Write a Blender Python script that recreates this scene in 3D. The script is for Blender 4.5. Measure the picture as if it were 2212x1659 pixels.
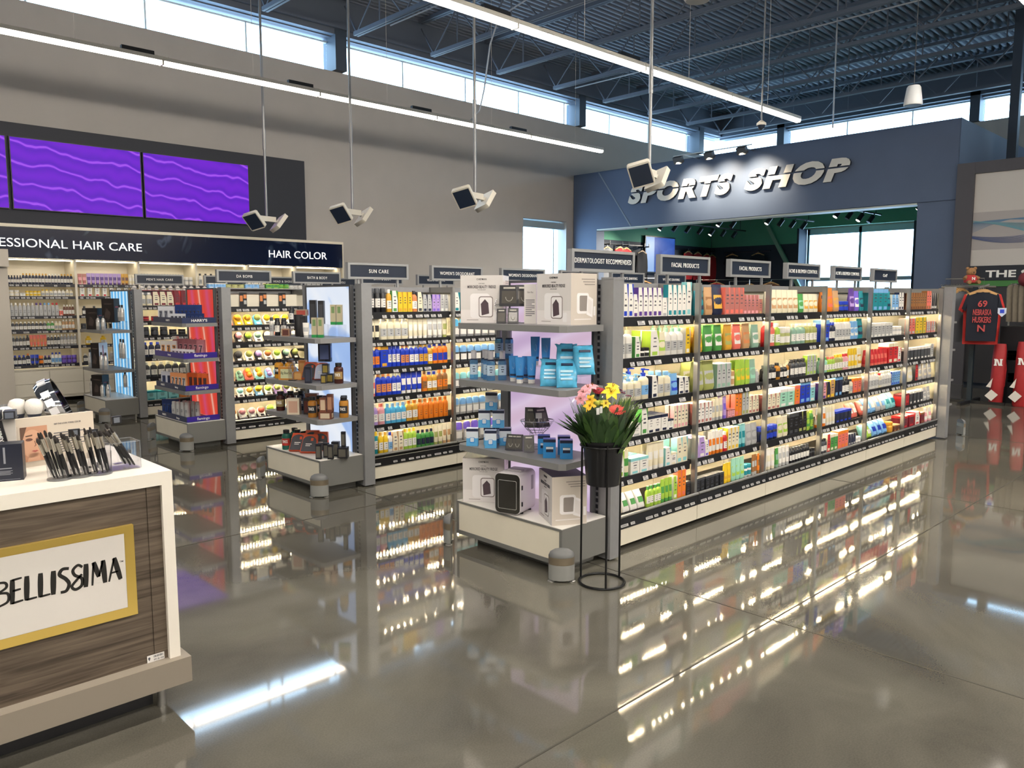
import bpy, bmesh, math, random
from mathutils import Matrix, Vector
random.seed(7)
S = bpy.context.scene
for o in list(bpy.data.objects): bpy.data.objects.remove(o)
COL = S.collection
PI = math.pi
# ---------------------------------------------------------------- camera
F_PX, PITCH, YAW, ROLL, EYE = 1695.96, 6.208, 45.982, -0.038, 1.5
cam_d = bpy.data.cameras.new('camera'); cam = bpy.data.objects.new('camera', cam_d); COL.objects.link(cam)
cam_d.sensor_fit = 'HORIZONTAL'; cam_d.sensor_width = 36.0; cam_d.lens = 36.0 * F_PX / 2212
cam_d.clip_start = 0.05; cam_d.clip_end = 200
_p, _y = math.radians(PITCH), math.radians(YAW)
_f = Vector((math.cos(_y)*math.cos(_p), math.sin(_y)*math.cos(_p), -math.sin(_p)))
_r = Vector((math.sin(_y), -math.cos(_y), 0)); _u = _r.cross(_f)
_m = Matrix((( _r.x, _u.x, -_f.x), (_r.y, _u.y, -_f.y), (_r.z, _u.z, -_f.z))).to_4x4()
cam.matrix_world = Matrix.Translation((0, 0, EYE)) @ _m @ Matrix.Rotation(math.radians(ROLL), 4, 'Z')
S.camera = cam
# ---------------------------------------------------------------- view, world
S.view_settings.view_transform = 'Standard'; S.view_settings.look = 'None'
S.view_settings.exposure = 0.0; S.view_settings.gamma = 1.0; S.view_settings.use_curve_mapping = False
SKY_STRENGTH, STRIP_STRENGTH, LED_STRENGTH = 10.0, 16.0, 430.0
w = bpy.data.worlds.new('sky'); S.world = w; w.use_nodes = True
bg = w.node_tree.nodes['Background']; bg.inputs[0].default_value = (0.48, 0.72, 1.0, 1); bg.inputs[1].default_value = SKY_STRENGTH
S.cycles.use_denoising = True
S.cycles.max_bounces = 6; S.cycles.diffuse_bounces = 3; S.cycles.glossy_bounces = 3
S.cycles.transmission_bounces = 4; S.cycles.transparent_max_bounces = 8
S.cycles.sample_clamp_indirect = 4.0; S.cycles.caustics_reflective = False; S.cycles.caustics_refractive = False
def portal(name, loc, rot, sx, sy):
    l = bpy.data.lights.new(name, 'AREA'); l.shape = 'RECTANGLE'; l.size = sx; l.size_y = sy; l.cycles.is_portal = True
    o = bpy.data.objects.new(name, l); COL.objects.link(o); o.location = loc; o.rotation_euler = rot
portal('clerestory_portal', (8.0, 13.7, 6.12), (-PI/2, 0, 0), 28, 0.8)
portal('clerestory_portal', (22.25, 3.0, 6.1), (0, PI/2, 0), 0.8, 21)
portal('shop_window_portal', (22.25, 9.1, 2.4), (0, PI/2, 0), 2.4, 3.2)
portal('aisle_window_portal', (14.2, 13.8, 2.1), (-PI/2, 0, 0), 1.6, 2.8)
# ---------------------------------------------------------------- helpers: materials
def s2l(c): return c/12.92 if c <= 0.04045 else ((c+0.055)/1.055)**2.4
def rgb(h):
    if isinstance(h, str):
        h = h.lstrip('#'); return tuple(s2l(int(h[i:i+2], 16)/255) for i in (0, 2, 4))
    return h
MATS = {}
def M(name, col='#808080', rough=0.45, metal=0.0, em=0.0, ecol=None, spec=0.5, noise=0.0, nscale=8.0, alpha=1.0, coat=0.0):
    if name in MATS: return MATS[name]
    m = bpy.data.materials.new(name); m.use_nodes = True; n = m.node_tree.nodes; L = m.node_tree.links
    b = n['Principled BSDF']; c = rgb(col)
    b.inputs['Base Color'].default_value = (*c, 1); b.inputs['Roughness'].default_value = rough
    b.inputs['Metallic'].default_value = metal; b.inputs['Specular IOR Level'].default_value = spec
    b.inputs['Alpha'].default_value = alpha; b.inputs['Coat Weight'].default_value = coat
    if em:
        b.inputs['Emission Color'].default_value = (*rgb(ecol or col), 1); b.inputs['Emission Strength'].default_value = em
    if noise:
        t = n.new('ShaderNodeTexCoord'); x = n.new('ShaderNodeTexNoise'); x.inputs['Scale'].default_value = nscale; x.inputs['Detail'].default_value = 5
        L.new(t.outputs['Object'], x.inputs['Vector'])
        r = n.new('ShaderNodeMapRange'); r.inputs[1].default_value = 0.3; r.inputs[2].default_value = 0.7
        r.inputs[3].default_value = 1-noise; r.inputs[4].default_value = 1+noise; L.new(x.outputs[0], r.inputs[0])
        k = n.new('ShaderNodeVectorMath'); k.operation = 'SCALE'; k.inputs[0].default_value = c; L.new(r.outputs[0], k.inputs[3])
        L.new(k.outputs[0], b.inputs['Base Color'])
    MATS[name] = m; return m
def glassmat(name, tint='#f2f8f8', gloss=0.06, op=0.0, opcol='#ffffff'):
    if name in MATS: return MATS[name]
    m = bpy.data.materials.new(name); m.use_nodes = True; n = m.node_tree.nodes; L = m.node_tree.links
    n.remove(n['Principled BSDF']); out = n['Material Output']
    t = n.new('ShaderNodeBsdfTransparent'); t.inputs[0].default_value = (*rgb(tint), 1)
    g = n.new('ShaderNodeBsdfGlossy'); g.inputs['Roughness'].default_value = 0.03
    lw = n.new('ShaderNodeLayerWeight'); lw.inputs[0].default_value = 0.5; pw = n.new('ShaderNodeMath'); pw.operation = 'POWER'; pw.inputs[1].default_value = 5; L.new(lw.outputs['Facing'], pw.inputs[0])
    fa = n.new('ShaderNodeMath'); fa.operation = 'MULTIPLY_ADD'; fa.inputs[1].default_value = 0.6; fa.inputs[2].default_value = gloss*.6; L.new(pw.outputs[0], fa.inputs[0])
    mx = n.new('ShaderNodeMixShader'); L.new(fa.outputs[0], mx.inputs[0]); L.new(t.outputs[0], mx.inputs[1]); L.new(g.outputs[0], mx.inputs[2])
    last = mx
    if op:
        d = n.new('ShaderNodeBsdfDiffuse'); d.inputs[0].default_value = (*rgb(opcol), 1)
        m2 = n.new('ShaderNodeMixShader'); m2.inputs[0].default_value = op; L.new(mx.outputs[0], m2.inputs[1]); L.new(d.outputs[0], m2.inputs[2]); last = m2
    L.new(last.outputs[0], out.inputs[0]); MATS[name] = m; return m
def wavemat(name, ramp, scale, dist, em, rot=(0, 0, 0), detail=2.0, wtype='BANDS', rough=0.4, coords='Object', noise_only=False, sc3=(1, 1, 1), bdir='X'):
    """printed / backlit graphics: a colour ramp over a distorted wave in the panel's own space"""
    m = bpy.data.materials.new(name); m.use_nodes = True; n = m.node_tree.nodes; L = m.node_tree.links; b = n['Principled BSDF']
    t = n.new('ShaderNodeTexCoord'); mp = n.new('ShaderNodeMapping'); mp.inputs['Rotation'].default_value = rot; mp.inputs['Scale'].default_value = sc3
    L.new(t.outputs[coords], mp.inputs[0])
    if noise_only:
        x = n.new('ShaderNodeTexNoise'); x.inputs['Scale'].default_value = scale; x.inputs['Detail'].default_value = detail; x.inputs['Distortion'].default_value = dist; fo = x.outputs[0]
    else:
        x = n.new('ShaderNodeTexWave'); x.wave_type = wtype; x.bands_direction = bdir; x.inputs['Scale'].default_value = scale; x.inputs['Distortion'].default_value = dist
        x.inputs['Detail'].default_value = detail; x.inputs['Detail Scale'].default_value = 1.2; fo = x.outputs['Fac']
    L.new(mp.outputs[0], x.inputs['Vector'])
    r = n.new('ShaderNodeValToRGB'); e = r.color_ramp.elements
    for i, (p, c) in enumerate(ramp):
        q = e[i] if i < 2 else e.new(p)
        q.position = p; q.color = (*rgb(c), 1)
    L.new(fo, r.inputs[0])
    b.inputs['Roughness'].default_value = rough
    if em:
        b.inputs['Base Color'].default_value = (0.01, 0.01, 0.01, 1); b.inputs['Specular IOR Level'].default_value = .15; L.new(r.outputs[0], b.inputs['Emission Color']); b.inputs['Emission Strength'].default_value = em
    else: L.new(r.outputs[0], b.inputs['Base Color'])
    MATS[name] = m; return m
# ---------------------------------------------------------------- helpers: meshes
def sq(a, p):
    c = math.cos(a); return math.copysign(abs(c)**(2/p), c)
class MB:
    def __init__(s): s.v = []; s.f = []; s.m = []; s.s = []; s.T = None
    def add(s, vs, fs, mi=0, sm=False):
        o = len(s.v)
        s.v += [tuple(s.T @ Vector(p)) if s.T else tuple(p) for p in vs]
        s.f += [tuple(i+o for i in f) for f in fs]; s.m += [mi]*len(fs); s.s += [sm]*len(fs); return s
    def box(s, x0, x1, y0, y1, z0, z1, mi=0, fm=None):
        vs = [(x, y, z) for z in (z0, z1) for y in (y0, y1) for x in (x0, x1)]
        fs = [(0, 2, 3, 1), (4, 5, 7, 6), (0, 1, 5, 4), (2, 6, 7, 3), (0, 4, 6, 2), (1, 3, 7, 5)]  # bottom top front back left right
        s.add(vs, fs, mi)
        if fm:
            for k, v in fm.items(): s.m[len(s.m)-6+['bottom', 'top', 'front', 'back', 'left', 'right'].index(k)] = v
        return s
    def ring(s, z, rx, ry, n, p=2.0, cx=0, cy=0, a0=0.0, a1=None):
        k = n if a1 is None else n+1
        out = []
        for i in range(k):
            a = a0 + (2*PI if a1 is None else (a1-a0))*i/n
            out.append((cx+rx*sq(a, p), cy+ry*sq(a-PI/2, p), z))
        return out
    def loft(s, rings, mi=0, closed=True, cap0=True, cap1=True, sm=True):
        n = len(rings[0]); vs = [q for r in rings for q in r]; fs = []
        for i in range(len(rings)-1):
            for j in range(n if closed else n-1):
                k = (j+1) % n; fs.append((i*n+j, i*n+k, (i+1)*n+k, (i+1)*n+j))
        s.add(vs, fs, mi, sm)
        if closed and cap0: s.add(rings[0], [tuple(reversed(range(n)))], mi)
        if closed and cap1: s.add(rings[-1], [tuple(range(n))], mi)
        return s
    def lathe(s, prof, n=16, mi=0, p=2.0, ky=1.0, cx=0, cy=0, sm=True):
        return s.loft([s.ring(z, max(r, 1e-4), max(r*ky, 1e-4), n, p, cx, cy) for r, z in prof], mi, sm=sm)
    def cyl(s, x, y, z0, z1, r, n=16, mi=0): return s.lathe([(r, z0), (r, z1)], n, mi, cx=x, cy=y)
    def tube(s, pts, r, n=8, mi=0, closed=False):
        P = [Vector(p) for p in pts]; rings = []; up = Vector((0, 0, 1)); pn = None
        for i, p in enumerate(P):
            if closed: d = P[(i+1) % len(P)]-P[i-1]
            else: d = P[min(i+1, len(P)-1)]-P[max(i-1, 0)]
            d.normalize()
            a = pn - d*pn.dot(d) if pn is not None else (up if abs(d.z) < 0.9 else Vector((1, 0, 0)))
            a = (a - d*a.dot(d)).normalized(); pn = a; b = d.cross(a)
            rings.append([tuple(p+(a*math.cos(2*PI*k/n)+b*math.sin(2*PI*k/n))*r) for k in range(n)])
        if closed: rings.append(rings[0]); return s.loft(rings, mi, cap0=False, cap1=False)
        return s.loft(rings, mi)
    def prism(s, poly, plane, t0, t1, mi=0, mside=None):
        f = {'xz': lambda a, b, t: (a, t, b), 'yz': lambda a, b, t: (t, a, b), 'xy': lambda a, b, t: (a, b, t)}[plane]
        n = len(poly); vs = [f(a, b, t0) for a, b in poly]+[f(a, b, t1) for a, b in poly]
        s.add(vs, [tuple(range(n)), tuple(reversed(range(n, 2*n)))], mi)
        return s.add(vs, [(i, (i+1) % n, n+(i+1) % n, n+i) for i in range(n)], mi if mside is None else mside)
    def sphere(s, x, y, z, r, n=14, mi=0, kz=1.0, ky=1.0):
        h = max(5, n//2)
        return s.loft([s.ring(z-r*kz*math.cos(PI*i/h), max(r*math.sin(PI*i/h), 1e-4), max(ky*r*math.sin(PI*i/h), 1e-4), n, 2, x, y) for i in range(h+1)], mi)
    def mesh(s, name, mats, fix=True):
        me = bpy.data.meshes.new(name); me.from_pydata(s.v, [], s.f)
        for m in mats: me.materials.append(m)
        me.polygons.foreach_set('material_index', s.m); me.polygons.foreach_set('use_smooth', s.s)
        if fix:
            b = bmesh.new(); b.from_mesh(me); bmesh.ops.remove_doubles(b, verts=b.verts, dist=1e-5); bmesh.ops.recalc_face_normals(b, faces=b.faces); b.to_mesh(me); b.free()
        me.set_sharp_from_angle(angle=math.radians(40)); me.update(); return me
def link(name, me, parent=None, loc=(0, 0, 0), rz=0.0):
    o = bpy.data.objects.new(name, me); COL.objects.link(o); o.location = loc; o.rotation_euler = (0, 0, rz)
    if parent is not None: o.parent = parent
    return o
def part(name, mb, mats, parent=None, fix=True, loc=(0, 0, 0)):
    return link(name, mb.mesh(name, mats if isinstance(mats, (list, tuple)) else [mats], fix), parent, loc)
def tag(o, label, cat, group=None):
    o['label'] = label; o['category'] = cat
    if group: o['group'] = group
    return o
def thing(name, label, cat, loc=(0, 0, 0), rz=0.0, group=None):
    o = bpy.data.objects.new(name, None); COL.objects.link(o); o.empty_display_size = 0.1
    o.location = loc; o.rotation_euler = (0, 0, rz); return tag(o, label, cat, group)
def struct(name, mb, mats, parent=None):
    o = part(name, mb, mats, parent)
    if parent is None: o['kind'] = 'structure'
    return o
TXT = {}
def text_mesh(txt, h, width=None, ext=0.002, bold=0.0, shear=0.0, face='-y', loc=(0, 0, 0), mat=None, align='CENTER', spacing=1.0):
    """lettering as a mesh standing at loc (baseline) facing -y or -x"""
    c = bpy.data.curves.new('lettering', 'FONT'); c.body = txt; c.size = 1.0; c.extrude = 0.01; c.offset = bold; c.shear = shear
    c.align_x = align; c.space_character = spacing; c.resolution_u = 4
    o = bpy.data.objects.new('lettering', c); COL.objects.link(o)
    dg = bpy.context.evaluated_depsgraph_get(); me = bpy.data.meshes.new_from_object(o.evaluated_get(dg))
    bpy.data.objects.remove(o); bpy.data.curves.remove(c)
    xs = [v.co.x for v in me.vertices]; ys = [v.co.y for v in me.vertices]
    hh = 0.7 if not ys else max(max(ys), 0.3); kz = h/hh
    kx = kz if width is None else width/(max(xs)-min(xs))
    sc = Matrix.Diagonal((kx, kz, ext/0.01, 1))
    rot = Matrix(((1, 0, 0, 0), (0, 0, -1, 0), (0, 1, 0, 0), (0, 0, 0, 1)))
    if face == '-x': rot = Matrix.Rotation(-PI/2, 4, 'Z') @ rot
    if face == '+z': rot = Matrix.Identity(4)
    me.transform(Matrix.Translation(loc) @ rot @ sc)
    me.materials.clear(); me.materials.append(mat); return me
def lettering(parent, txt, h, width=None, name='lettering', **k):
    return link(name, text_mesh(txt, h, width, **k), parent)
ORD = 'first second third fourth fifth sixth seventh eighth ninth tenth eleventh twelfth thirteenth fourteenth fifteenth sixteenth seventeenth eighteenth nineteenth twentieth twenty-first twenty-second twenty-third twenty-fourth twenty-fifth twenty-sixth twenty-seventh twenty-eighth twenty-ninth thirtieth'.split()
# ---------------------------------------------------------------- shared materials
GREY = M('painted grey metal', '#8d8e90', 0.45, 0.2, noise=0.03, nscale=30)
DGREY = M('dark grey metal', '#56575a', 0.45, 0.3)
SIGNGREY = M('sign frame grey', '#9a9c9c', 0.4, 0.35)
NAVY = M('navy sign face', '#1b2638', 0.35)
LETTER = M('white lettering', '#f2f2ee', 0.5)
BLACK = M('black plastic', '#16171b', 0.4)
CREAM = M('cream laminate', '#e6dfcc', 0.45, noise=0.02)
WHITEP = M('white laminate', '#e9e6df', 0.4)
STEEL = M('brushed aluminium', '#a9a8a4', 0.35, 0.8)
TAGP = M('price tag paper', '#b5b4b2', 0.5); TAGI = M('price tag print', '#77777a', 0.6)
LEDM = M('led strip', '#ffe9c0', 0.4, em=LED_STRENGTH, ecol='#ffe8bc')
ACRYL = glassmat('clear acrylic', '#fdfdfe')
CHROME = M('chrome', '#e6e8ec', 0.06, 1.0)
# ================================================================ ROOM
FLOOR = bpy.data.materials.new('polished concrete'); FLOOR.use_nodes = True
def _floor():
    n = FLOOR.node_tree.nodes; L = FLOOR.node_tree.links; b = n['Principled BSDF']
    t = n.new('ShaderNodeTexCoord')
    def noise(sc, det, lo, hi, a, c, dist=0.0):
        x = n.new('ShaderNodeTexNoise'); x.inputs['Scale'].default_value = sc; x.inputs['Detail'].default_value = det; x.inputs['Distortion'].default_value = dist
        L.new(t.outputs['Object'], x.inputs['Vector']); r = n.new('ShaderNodeMapRange')
        for i, v in enumerate((lo, hi, a, c)): r.inputs[i+1].default_value = v
        L.new(x.outputs[0], r.inputs[0]); return r.outputs[0]
    ramp = n.new('ShaderNodeValToRGB'); e = ramp.color_ramp.elements
    e[0].position = 0.0; e[0].color = (*rgb('#45433d'), 1); e[1].position = 1.0; e[1].color = (*rgb('#78756a'), 1)
    a = n.new('ShaderNodeMath'); a.operation = 'MULTIPLY_ADD'; L.new(noise(0.9, 8, .3, .7, 0, 1, 1.2), a.inputs[0]); a.inputs[1].default_value = 0.65
    a2 = n.new('ShaderNodeMath'); a2.operation = 'MULTIPLY'; L.new(noise(160, 3, .35, .65, 0, 1), a2.inputs[0]); a2.inputs[1].default_value = 0.14
    L.new(a2.outputs[0], a.inputs[2]); L.new(a.outputs[0], ramp.inputs[0]); L.new(ramp.outputs[0], b.inputs['Base Color'])
    L.new(noise(2.2, 6, .3, .7, 0.035, 0.07), b.inputs['Roughness'])
    b.inputs['Specular IOR Level'].default_value = 0.8; b.inputs['Coat Weight'].default_value = 0.15; b.inputs['Coat Roughness'].default_value = 0.03
    bp = n.new('ShaderNodeBump'); bp.inputs['Strength'].default_value = 0.012; bp.inputs['Distance'].default_value = 0.004
    L.new(noise(3.5, 4, 0, 1, 0, 1), bp.inputs['Height']); L.new(bp.outputs[0], b.inputs['Normal'])
_floor()
XA, XB, YA, YB, ZT = -7.0, 22.0, -8.0, 13.5, 7.15
struct('floor', MB().box(XA, XB+0.3, YA, YB+0.3, -0.1, 0), FLOOR)
JOINT = M('saw cut joint', '#3a372f', 0.8)
jn = MB()
for y in (1.70, 4.74, 7.78, -1.34): jn.box(XA, XB, y-0.004, y+0.004, 0.0, 0.0012)
for x in (3.34, 6.38, 9.42, 12.46, 0.30): jn.box(x-0.004, x+0.004, YA, 13.4, 0.0, 0.0012)
struct('floor_joint', jn, JOINT)
WALLM = M('wall paint', '#aca8a3', 0.75, noise=0.03, nscale=2)
NAVYW = M('shop front paint', '#53627c', 0.6, noise=0.03, nscale=2)
DARKN = M('deep navy paint', '#1b202b', 0.6)
PIER = M('dark steel pier', '#3d4754', 0.5)
TRIMW = M('white window trim', '#d8e2e4', 0.5)
CEILM = M('ceiling deck paint', '#7c8594', 0.6)
JOISTM = M('joist paint', '#5e6775', 0.6)
PANE = glassmat('window glass', '#fbffff')
ZC0, ZC1 = 5.80, 6.42
# left wall with the clerestory band and the tall window
wl = MB()
def slab(x0, x1, z0, z1): wl.box(x0, x1, YB, YB+0.3, z0, z1)
slab(XA, 13.42, 0, ZC0); slab(13.42, 14.95, 3.42, ZC0); slab(13.42, 14.95, 0, 0.7); slab(14.95, XB+0.3, 0, ZC0)
struct('wall_left', wl, WALLM)
struct('wall_left_upper', MB().box(XA, XB+0.3, YB, YB+0.3, ZC1, ZT+0.2), JOISTM)
wb = MB()
def slabx(y0, y1, z0, z1): wb.box(XB, XB+0.3, y0, y1, z0, z1)
slabx(YA, 7.55, 0, ZC0); slabx(10.62, YB, 0, ZC0); slabx(7.55, 10.62, 3.46, ZC0); slabx(7.55, 10.62, 0, 0.6)
struct('wall_back', wb, WALLM)
struct('wall_back_upper', MB().box(XB, XB+0.3, YA, YB, ZC1-.05, ZT+0.2), JOISTM)
struct('wall_right', MB().box(XA, XB+0.3, YA-0.3, YA, 0, ZT+0.2), WALLM)
struct('wall_front', MB().box(XA-0.3, XA, YA-0.3, YB+0.3, 0, ZT+0.2), WALLM)
# clerestory glazing: one window per opening between piers
def cwin(i, axis, a0, a1, mull):
    w = MB(); fr = 0.03
    def bx(a, b, z0, z1):
        if axis == 'x': w.box(a, b, YB+0.14, YB+0.2, z0, z1)
        else: w.box(XB+0.14, XB+0.2, a, b, z0, z1)
    bx(a0, a1, ZC0, ZC0+fr); bx(a0, a1, ZC1-0.05-fr, ZC1-0.05)
    for m in mull: bx(m-fr/2, m+fr/2, ZC0+fr, ZC1-0.05-fr)
    o = struct('window_%d' % i, w, TRIMW)
    g = MB()
    if axis == 'x': g.box(a0, a1, YB+0.165, YB+0.17, ZC0+fr, ZC1-0.05-fr)
    else: g.box(XB+0.165, XB+0.17, a0, a1, ZC0+fr, ZC1-0.05-fr)
    part('pane', g, PANE, o)
wi = 1
for a0, a1, mull in ((-6.9, 1.5, (-5.2, -3.5, -1.8, 0.0)), (1.75, 8.28, (3.25, 4.95, 6.66)), (8.53, 15.2, (10.05, 11.75, 13.4, 15.0)), (15.52, 20.6, (16.78, 18.5, 20.4)), (20.9, 21.95, ())):
    cwin(wi, 'x', a0, a1, mull); wi += 1
for a0, a1, mull in ((-7.9, 0.0, (-5, -2.5)), (0.3, 6.25, (2.2, 4.2)), (6.5, 11.3, (7.9, 9.6)), (11.55, 13.4, ())):
    cwin(wi, 'y', a0, a1, mull); wi += 1
pr = 1
for x in (1.62, 8.405, 15.36, 20.75):
    struct('trim_%d' % pr, MB().box(x-0.12, x+0.12, YB-0.16, YB+0.28, ZC0, ZC1+0.12), PIER); pr += 1
for y in (0.15, 6.37, 11.42):
    struct('trim_%d' % pr, MB().box(XB-0.14, XB+0.28, y-0.11, y+0.11, ZC0, ZC1+0.1), PIER); pr += 1
struct('trim_%d' % pr, MB().box(XA, XB, YB-0.14, YB-0.001, ZC1+0.02, ZC1+0.12).box(XA, XB, YB-0.22, YB-0.001, ZC1+0.12, ZC1+0.16), JOISTM); pr += 1
struct('trim_%d' % pr, MB().box(XB-0.14, XB-0.001, YA, YB, ZC1+0.0, ZC1+0.14), JOISTM); pr += 1
# tall window beside the shop front
w = MB(); x0, x1, z0, z1 = 13.42, 14.95, 0.7, 3.42
w.box(x0, x1, YB+0.24, YB+0.29, z1-0.05, z1); w.box(x0, x1, YB+0.24, YB+0.29, 2.05, 2.12); w.box(14.72, 14.76, YB+0.24, YB+0.29, z0, z1); w.box(x0, x1, YB+0.24, YB+0.29, z0, z0+.05)
ow = struct('window_%d' % wi, w, TRIMW); wi += 1
part('pane', MB().box(x0, x1, YB+0.262, YB+0.268, z0+.05, z1-.05), PANE, ow)
part('blind_cassette', MB().box(x0+.02, x1-.02, YB+0.06, YB+0.18, z1-0.2, z1-0.04), M('blind grey', '#93a3ab', 0.5), ow)
# roof deck: trapezoid ribs along X
dk = MB(); y = YA; prof = []
while y < YB+0.2:
    prof += [(y, ZT), (y+0.05, ZT), (y+0.075, ZT+0.07), (y+0.125, ZT+0.07)]; y += 0.15
vs = [(XA, a, b) for a, b in prof]+[(XB+0.3, a, b) for a, b in prof]; n_ = len(prof)
dk.add(vs, [(i, i+1, n_+i+1, n_+i) for i in range(n_-1)])
dk.box(XA-0.3, XB+0.3, YA-0.3, YB+0.3, ZT+0.1, ZT+0.2)
struct('ceiling', dk, CEILM)
# bar joists along Y
def joist(x, k):
    t = thing('roof_joist', 'grey steel bar joist under the roof deck, %s from the back wall' % ORD[k], 'joist', (x, 0, 0), 0, 'bar joists under the roof deck')
    y0, y1 = YA+0.05, 12.9
    part('bottom_chord', MB().box(-0.055, -0.01, y0, y1, 6.33, 6.40).box(0.01, 0.055, y0, y1, 6.33, 6.40), JOISTM, t)
    part('top_chord', MB().box(-0.06, -0.01, y0, YB-.23, 7.05, 7.12).box(0.01, 0.06, y0, YB-.23, 7.05, 7.12), JOISTM, t)
    w = MB(); y = y1
    w.tube([(0, y1-.05, 6.37), (0, YB-.26, 6.95)], 0.022, 6)
    while y > -2:
        w.tube([(0, y-0.05, 6.38), (0, y-0.75, 7.07)], 0.018, 5); w.tube([(0, y-0.80, 7.07), (0, y-1.45, 6.38)], 0.018, 5)
        w.tube([(0, y-0.78, 7.06), (0, y-0.78, 6.4)], 0.014, 5); y -= 1.5
    part('web', w, JOISTM, t)
for k, x in enumerate((21.0, 19.3, 17.5, 15.65, 13.85, 12.05, 10.25, 8.45, 6.65, 4.85, 3.05, 1.25)): joist(x, k)
# ================================================================ CEILING-HUNG THINGS
STRIP = M('strip lamp', '#fff3dd', 0.4, em=STRIP_STRENGTH, ecol='#fff1df')
STRIPH = M('strip housing', '#d9d5cb', 0.4)
STRIP_FILL = M('strip lamp fill', '#fff3dd', 0.4, em=96, ecol='#fff5e8')  # unseen rows run far brighter than the visible strips, as added fill
def strip_light(label, x0, x1, y, z, joints, name='strip_light', lamp=STRIP):
    t = thing(name, label, 'ceiling light', (0, y, z), 0, 'long strip lights hung along the aisles')
    part('housing', MB().box(x0, x1, -0.05, 0.05, 0.025, 0.075), STRIPH, t)
    part('lamp', MB().prism([(-0.05, 0.025), (-0.035, -0.02), (0.035, -0.02), (0.05, 0.025)], 'yz', x0+.01, x1-.01), lamp, t)
    for q in joints: part('joint_clip', MB().box(q-0.012, q+0.012, -0.054, 0.054, -0.025, 0.08), STRIPH, t)
    c = MB(); q = x0+0.4
    while q < x1: c.tube([(q, 0, 0.075), (q+.02, 0, .1), (q+.04, 0, .075)], 0.004, 5); q += 0.8
    part('hanger_clips', c, STRIPH, t)
    for q in joints: part('driver_box', MB().box(q-.5, q-0.1, -0.03, 0.03, 0.08, 0.13), BLACK, t)
    s = MB(); q = x0+1.2
    while q < x1: s.tube([(q, 0, 0.08), (q, 0, ZT-z)], 0.003, 4); q += 2.3
    part('suspension_wire', s, STRIPH, t)
strip_light('long strip light hung over the hair care aisle, in front of the tall wall', -5, 13.15, 10.88, 4.57, (1.85, 4.13, 6.44, 8.69, 10.98))
strip_light('long strip light crossing the ceiling in front of the dark joists', -5, 13.4, 6.67, 4.57, (1.9, 4.2, 6.5, 8.9, 11.11))
strip_light('unseen overbright fill strip light over the near aisle, above the picture', -5, 11.0, 2.42, 4.57, (), lamp=STRIP_FILL)
strip_light('unseen overbright fill strip light over the walkway behind the viewer', -5, 13.0, -1.8, 4.57, (), lamp=STRIP_FILL)
strip_light('unseen overbright fill strip light farthest toward the plain wall', -5, 13.0, -6.0, 4.57, (), lamp=STRIP_FILL)
POLEM = M('pole grey', '#8e8f90', 0.4, 0.5); HEADW = M('flood head white', '#e3ded0', 0.45); HEADG = M('flood glass', '#2a3446', 0.12)
def flood(label, x, y, z):
    t = thing('twin_floodlight', label, 'floodlight', (x, y, z), math.radians(14), 'twin floodlights on ceiling poles')
    part('pole', MB().cyl(0, 0, 0.0, ZT-z, 0.019, 12).cyl(0, 0, ZT-z-3.3, ZT-z-3.0, 0.026, 12), POLEM, t)
    part('crossbar', MB().box(-0.17, 0.17, -0.025, 0.025, -0.05, 0.03), HEADW, t)
    for s in (-1, 1):
        h = MB(); h.T = Matrix.Translation((s*0.25, 0, -0.06)) @ Matrix.Rotation(s*math.radians(-48), 4, 'Y') @ Matrix.Rotation(math.radians(-20), 4, 'X')
        h.prism([(-0.135, -0.13), (0.135, -0.13), (0.15, -0.11), (0.15, 0.11), (0.135, 0.13), (-0.135, 0.13), (-0.15, 0.11), (-0.15, -0.11)], 'xy', -0.03, 0.035)
        hd = part('lamp_head', h, HEADW, t)
        g = MB(); g.T = h.T; g.box(-0.128, 0.128, -0.115, 0.115, -0.034, -0.031); part('glass', g, HEADG, hd)
        b = MB(); b.T = h.T; b.box(-0.03, 0.03, -0.03, 0.03, 0.035, 0.055).cyl(0.07, 0.05, 0.035, 0.045, 0.012, 10); part('back_cover', b, HEADW, hd)
flood('twin white floodlight on a pole in front of the black screen panel', 6.05, 11.9, 2.78)
flood('twin white floodlight on a pole just beside the black screen panel', 6.75, 10.5, 2.83)
flood('twin white floodlight on a pole in front of the plain wall', 7.2, 8.17, 2.9)
flood('twin floodlight on a pole in front of the first S of the shop sign', 7.66, 5.62, 2.97)
# small hung things
t = thing('hanging_speaker', 'white cone shaped pendant speaker hung high near the back windows', 'speaker', (11.2, 4.0, 4.02))
part('cabinet', MB().lathe([(0.11, 0), (0.115, 0.02), (0.085, 0.23), (0.07, 0.25)], 20), M('speaker white', '#c9ccce', 0.5), t)
part('grille', MB().cyl(0, 0, -0.004, 0.0, 0.1, 20), DGREY, t)
part('cable', MB().tube([(0, 0, .25), (0, 0, ZT-4.02)], 0.005, 5), DGREY, t)
t = thing('hanging_speaker', 'round white pendant speaker cut off at the top edge of the picture', 'speaker', (6.1, 4.0, 4.06))
part('cabinet', MB().lathe([(0.10, 0), (0.115, 0.02), (0.1, 0.12), (0.05, 0.2)], 20), M('speaker white'), t)
part('cable', MB().tube([(0, 0, .2), (0, 0, ZT-4.06)], 0.005, 5), DGREY, t)
t = thing('security_camera', 'small dome camera on a thin drop pole beside the strip light end', 'camera', (10.9, 6.0, 4.0))
part('drop_pole', MB().cyl(0, 0, 0.08, ZT-4.0, 0.012, 8), POLEM, t); part('housing', MB().lathe([(0.02, 0.1), (0.07, 0.06), (0.07, 0.03)], 14), HEADW, t)
part('dome', MB().lathe([(0.005, -0.035), (0.04, -0.02), (0.06, 0.03)], 14), HEADG, t)
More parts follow.
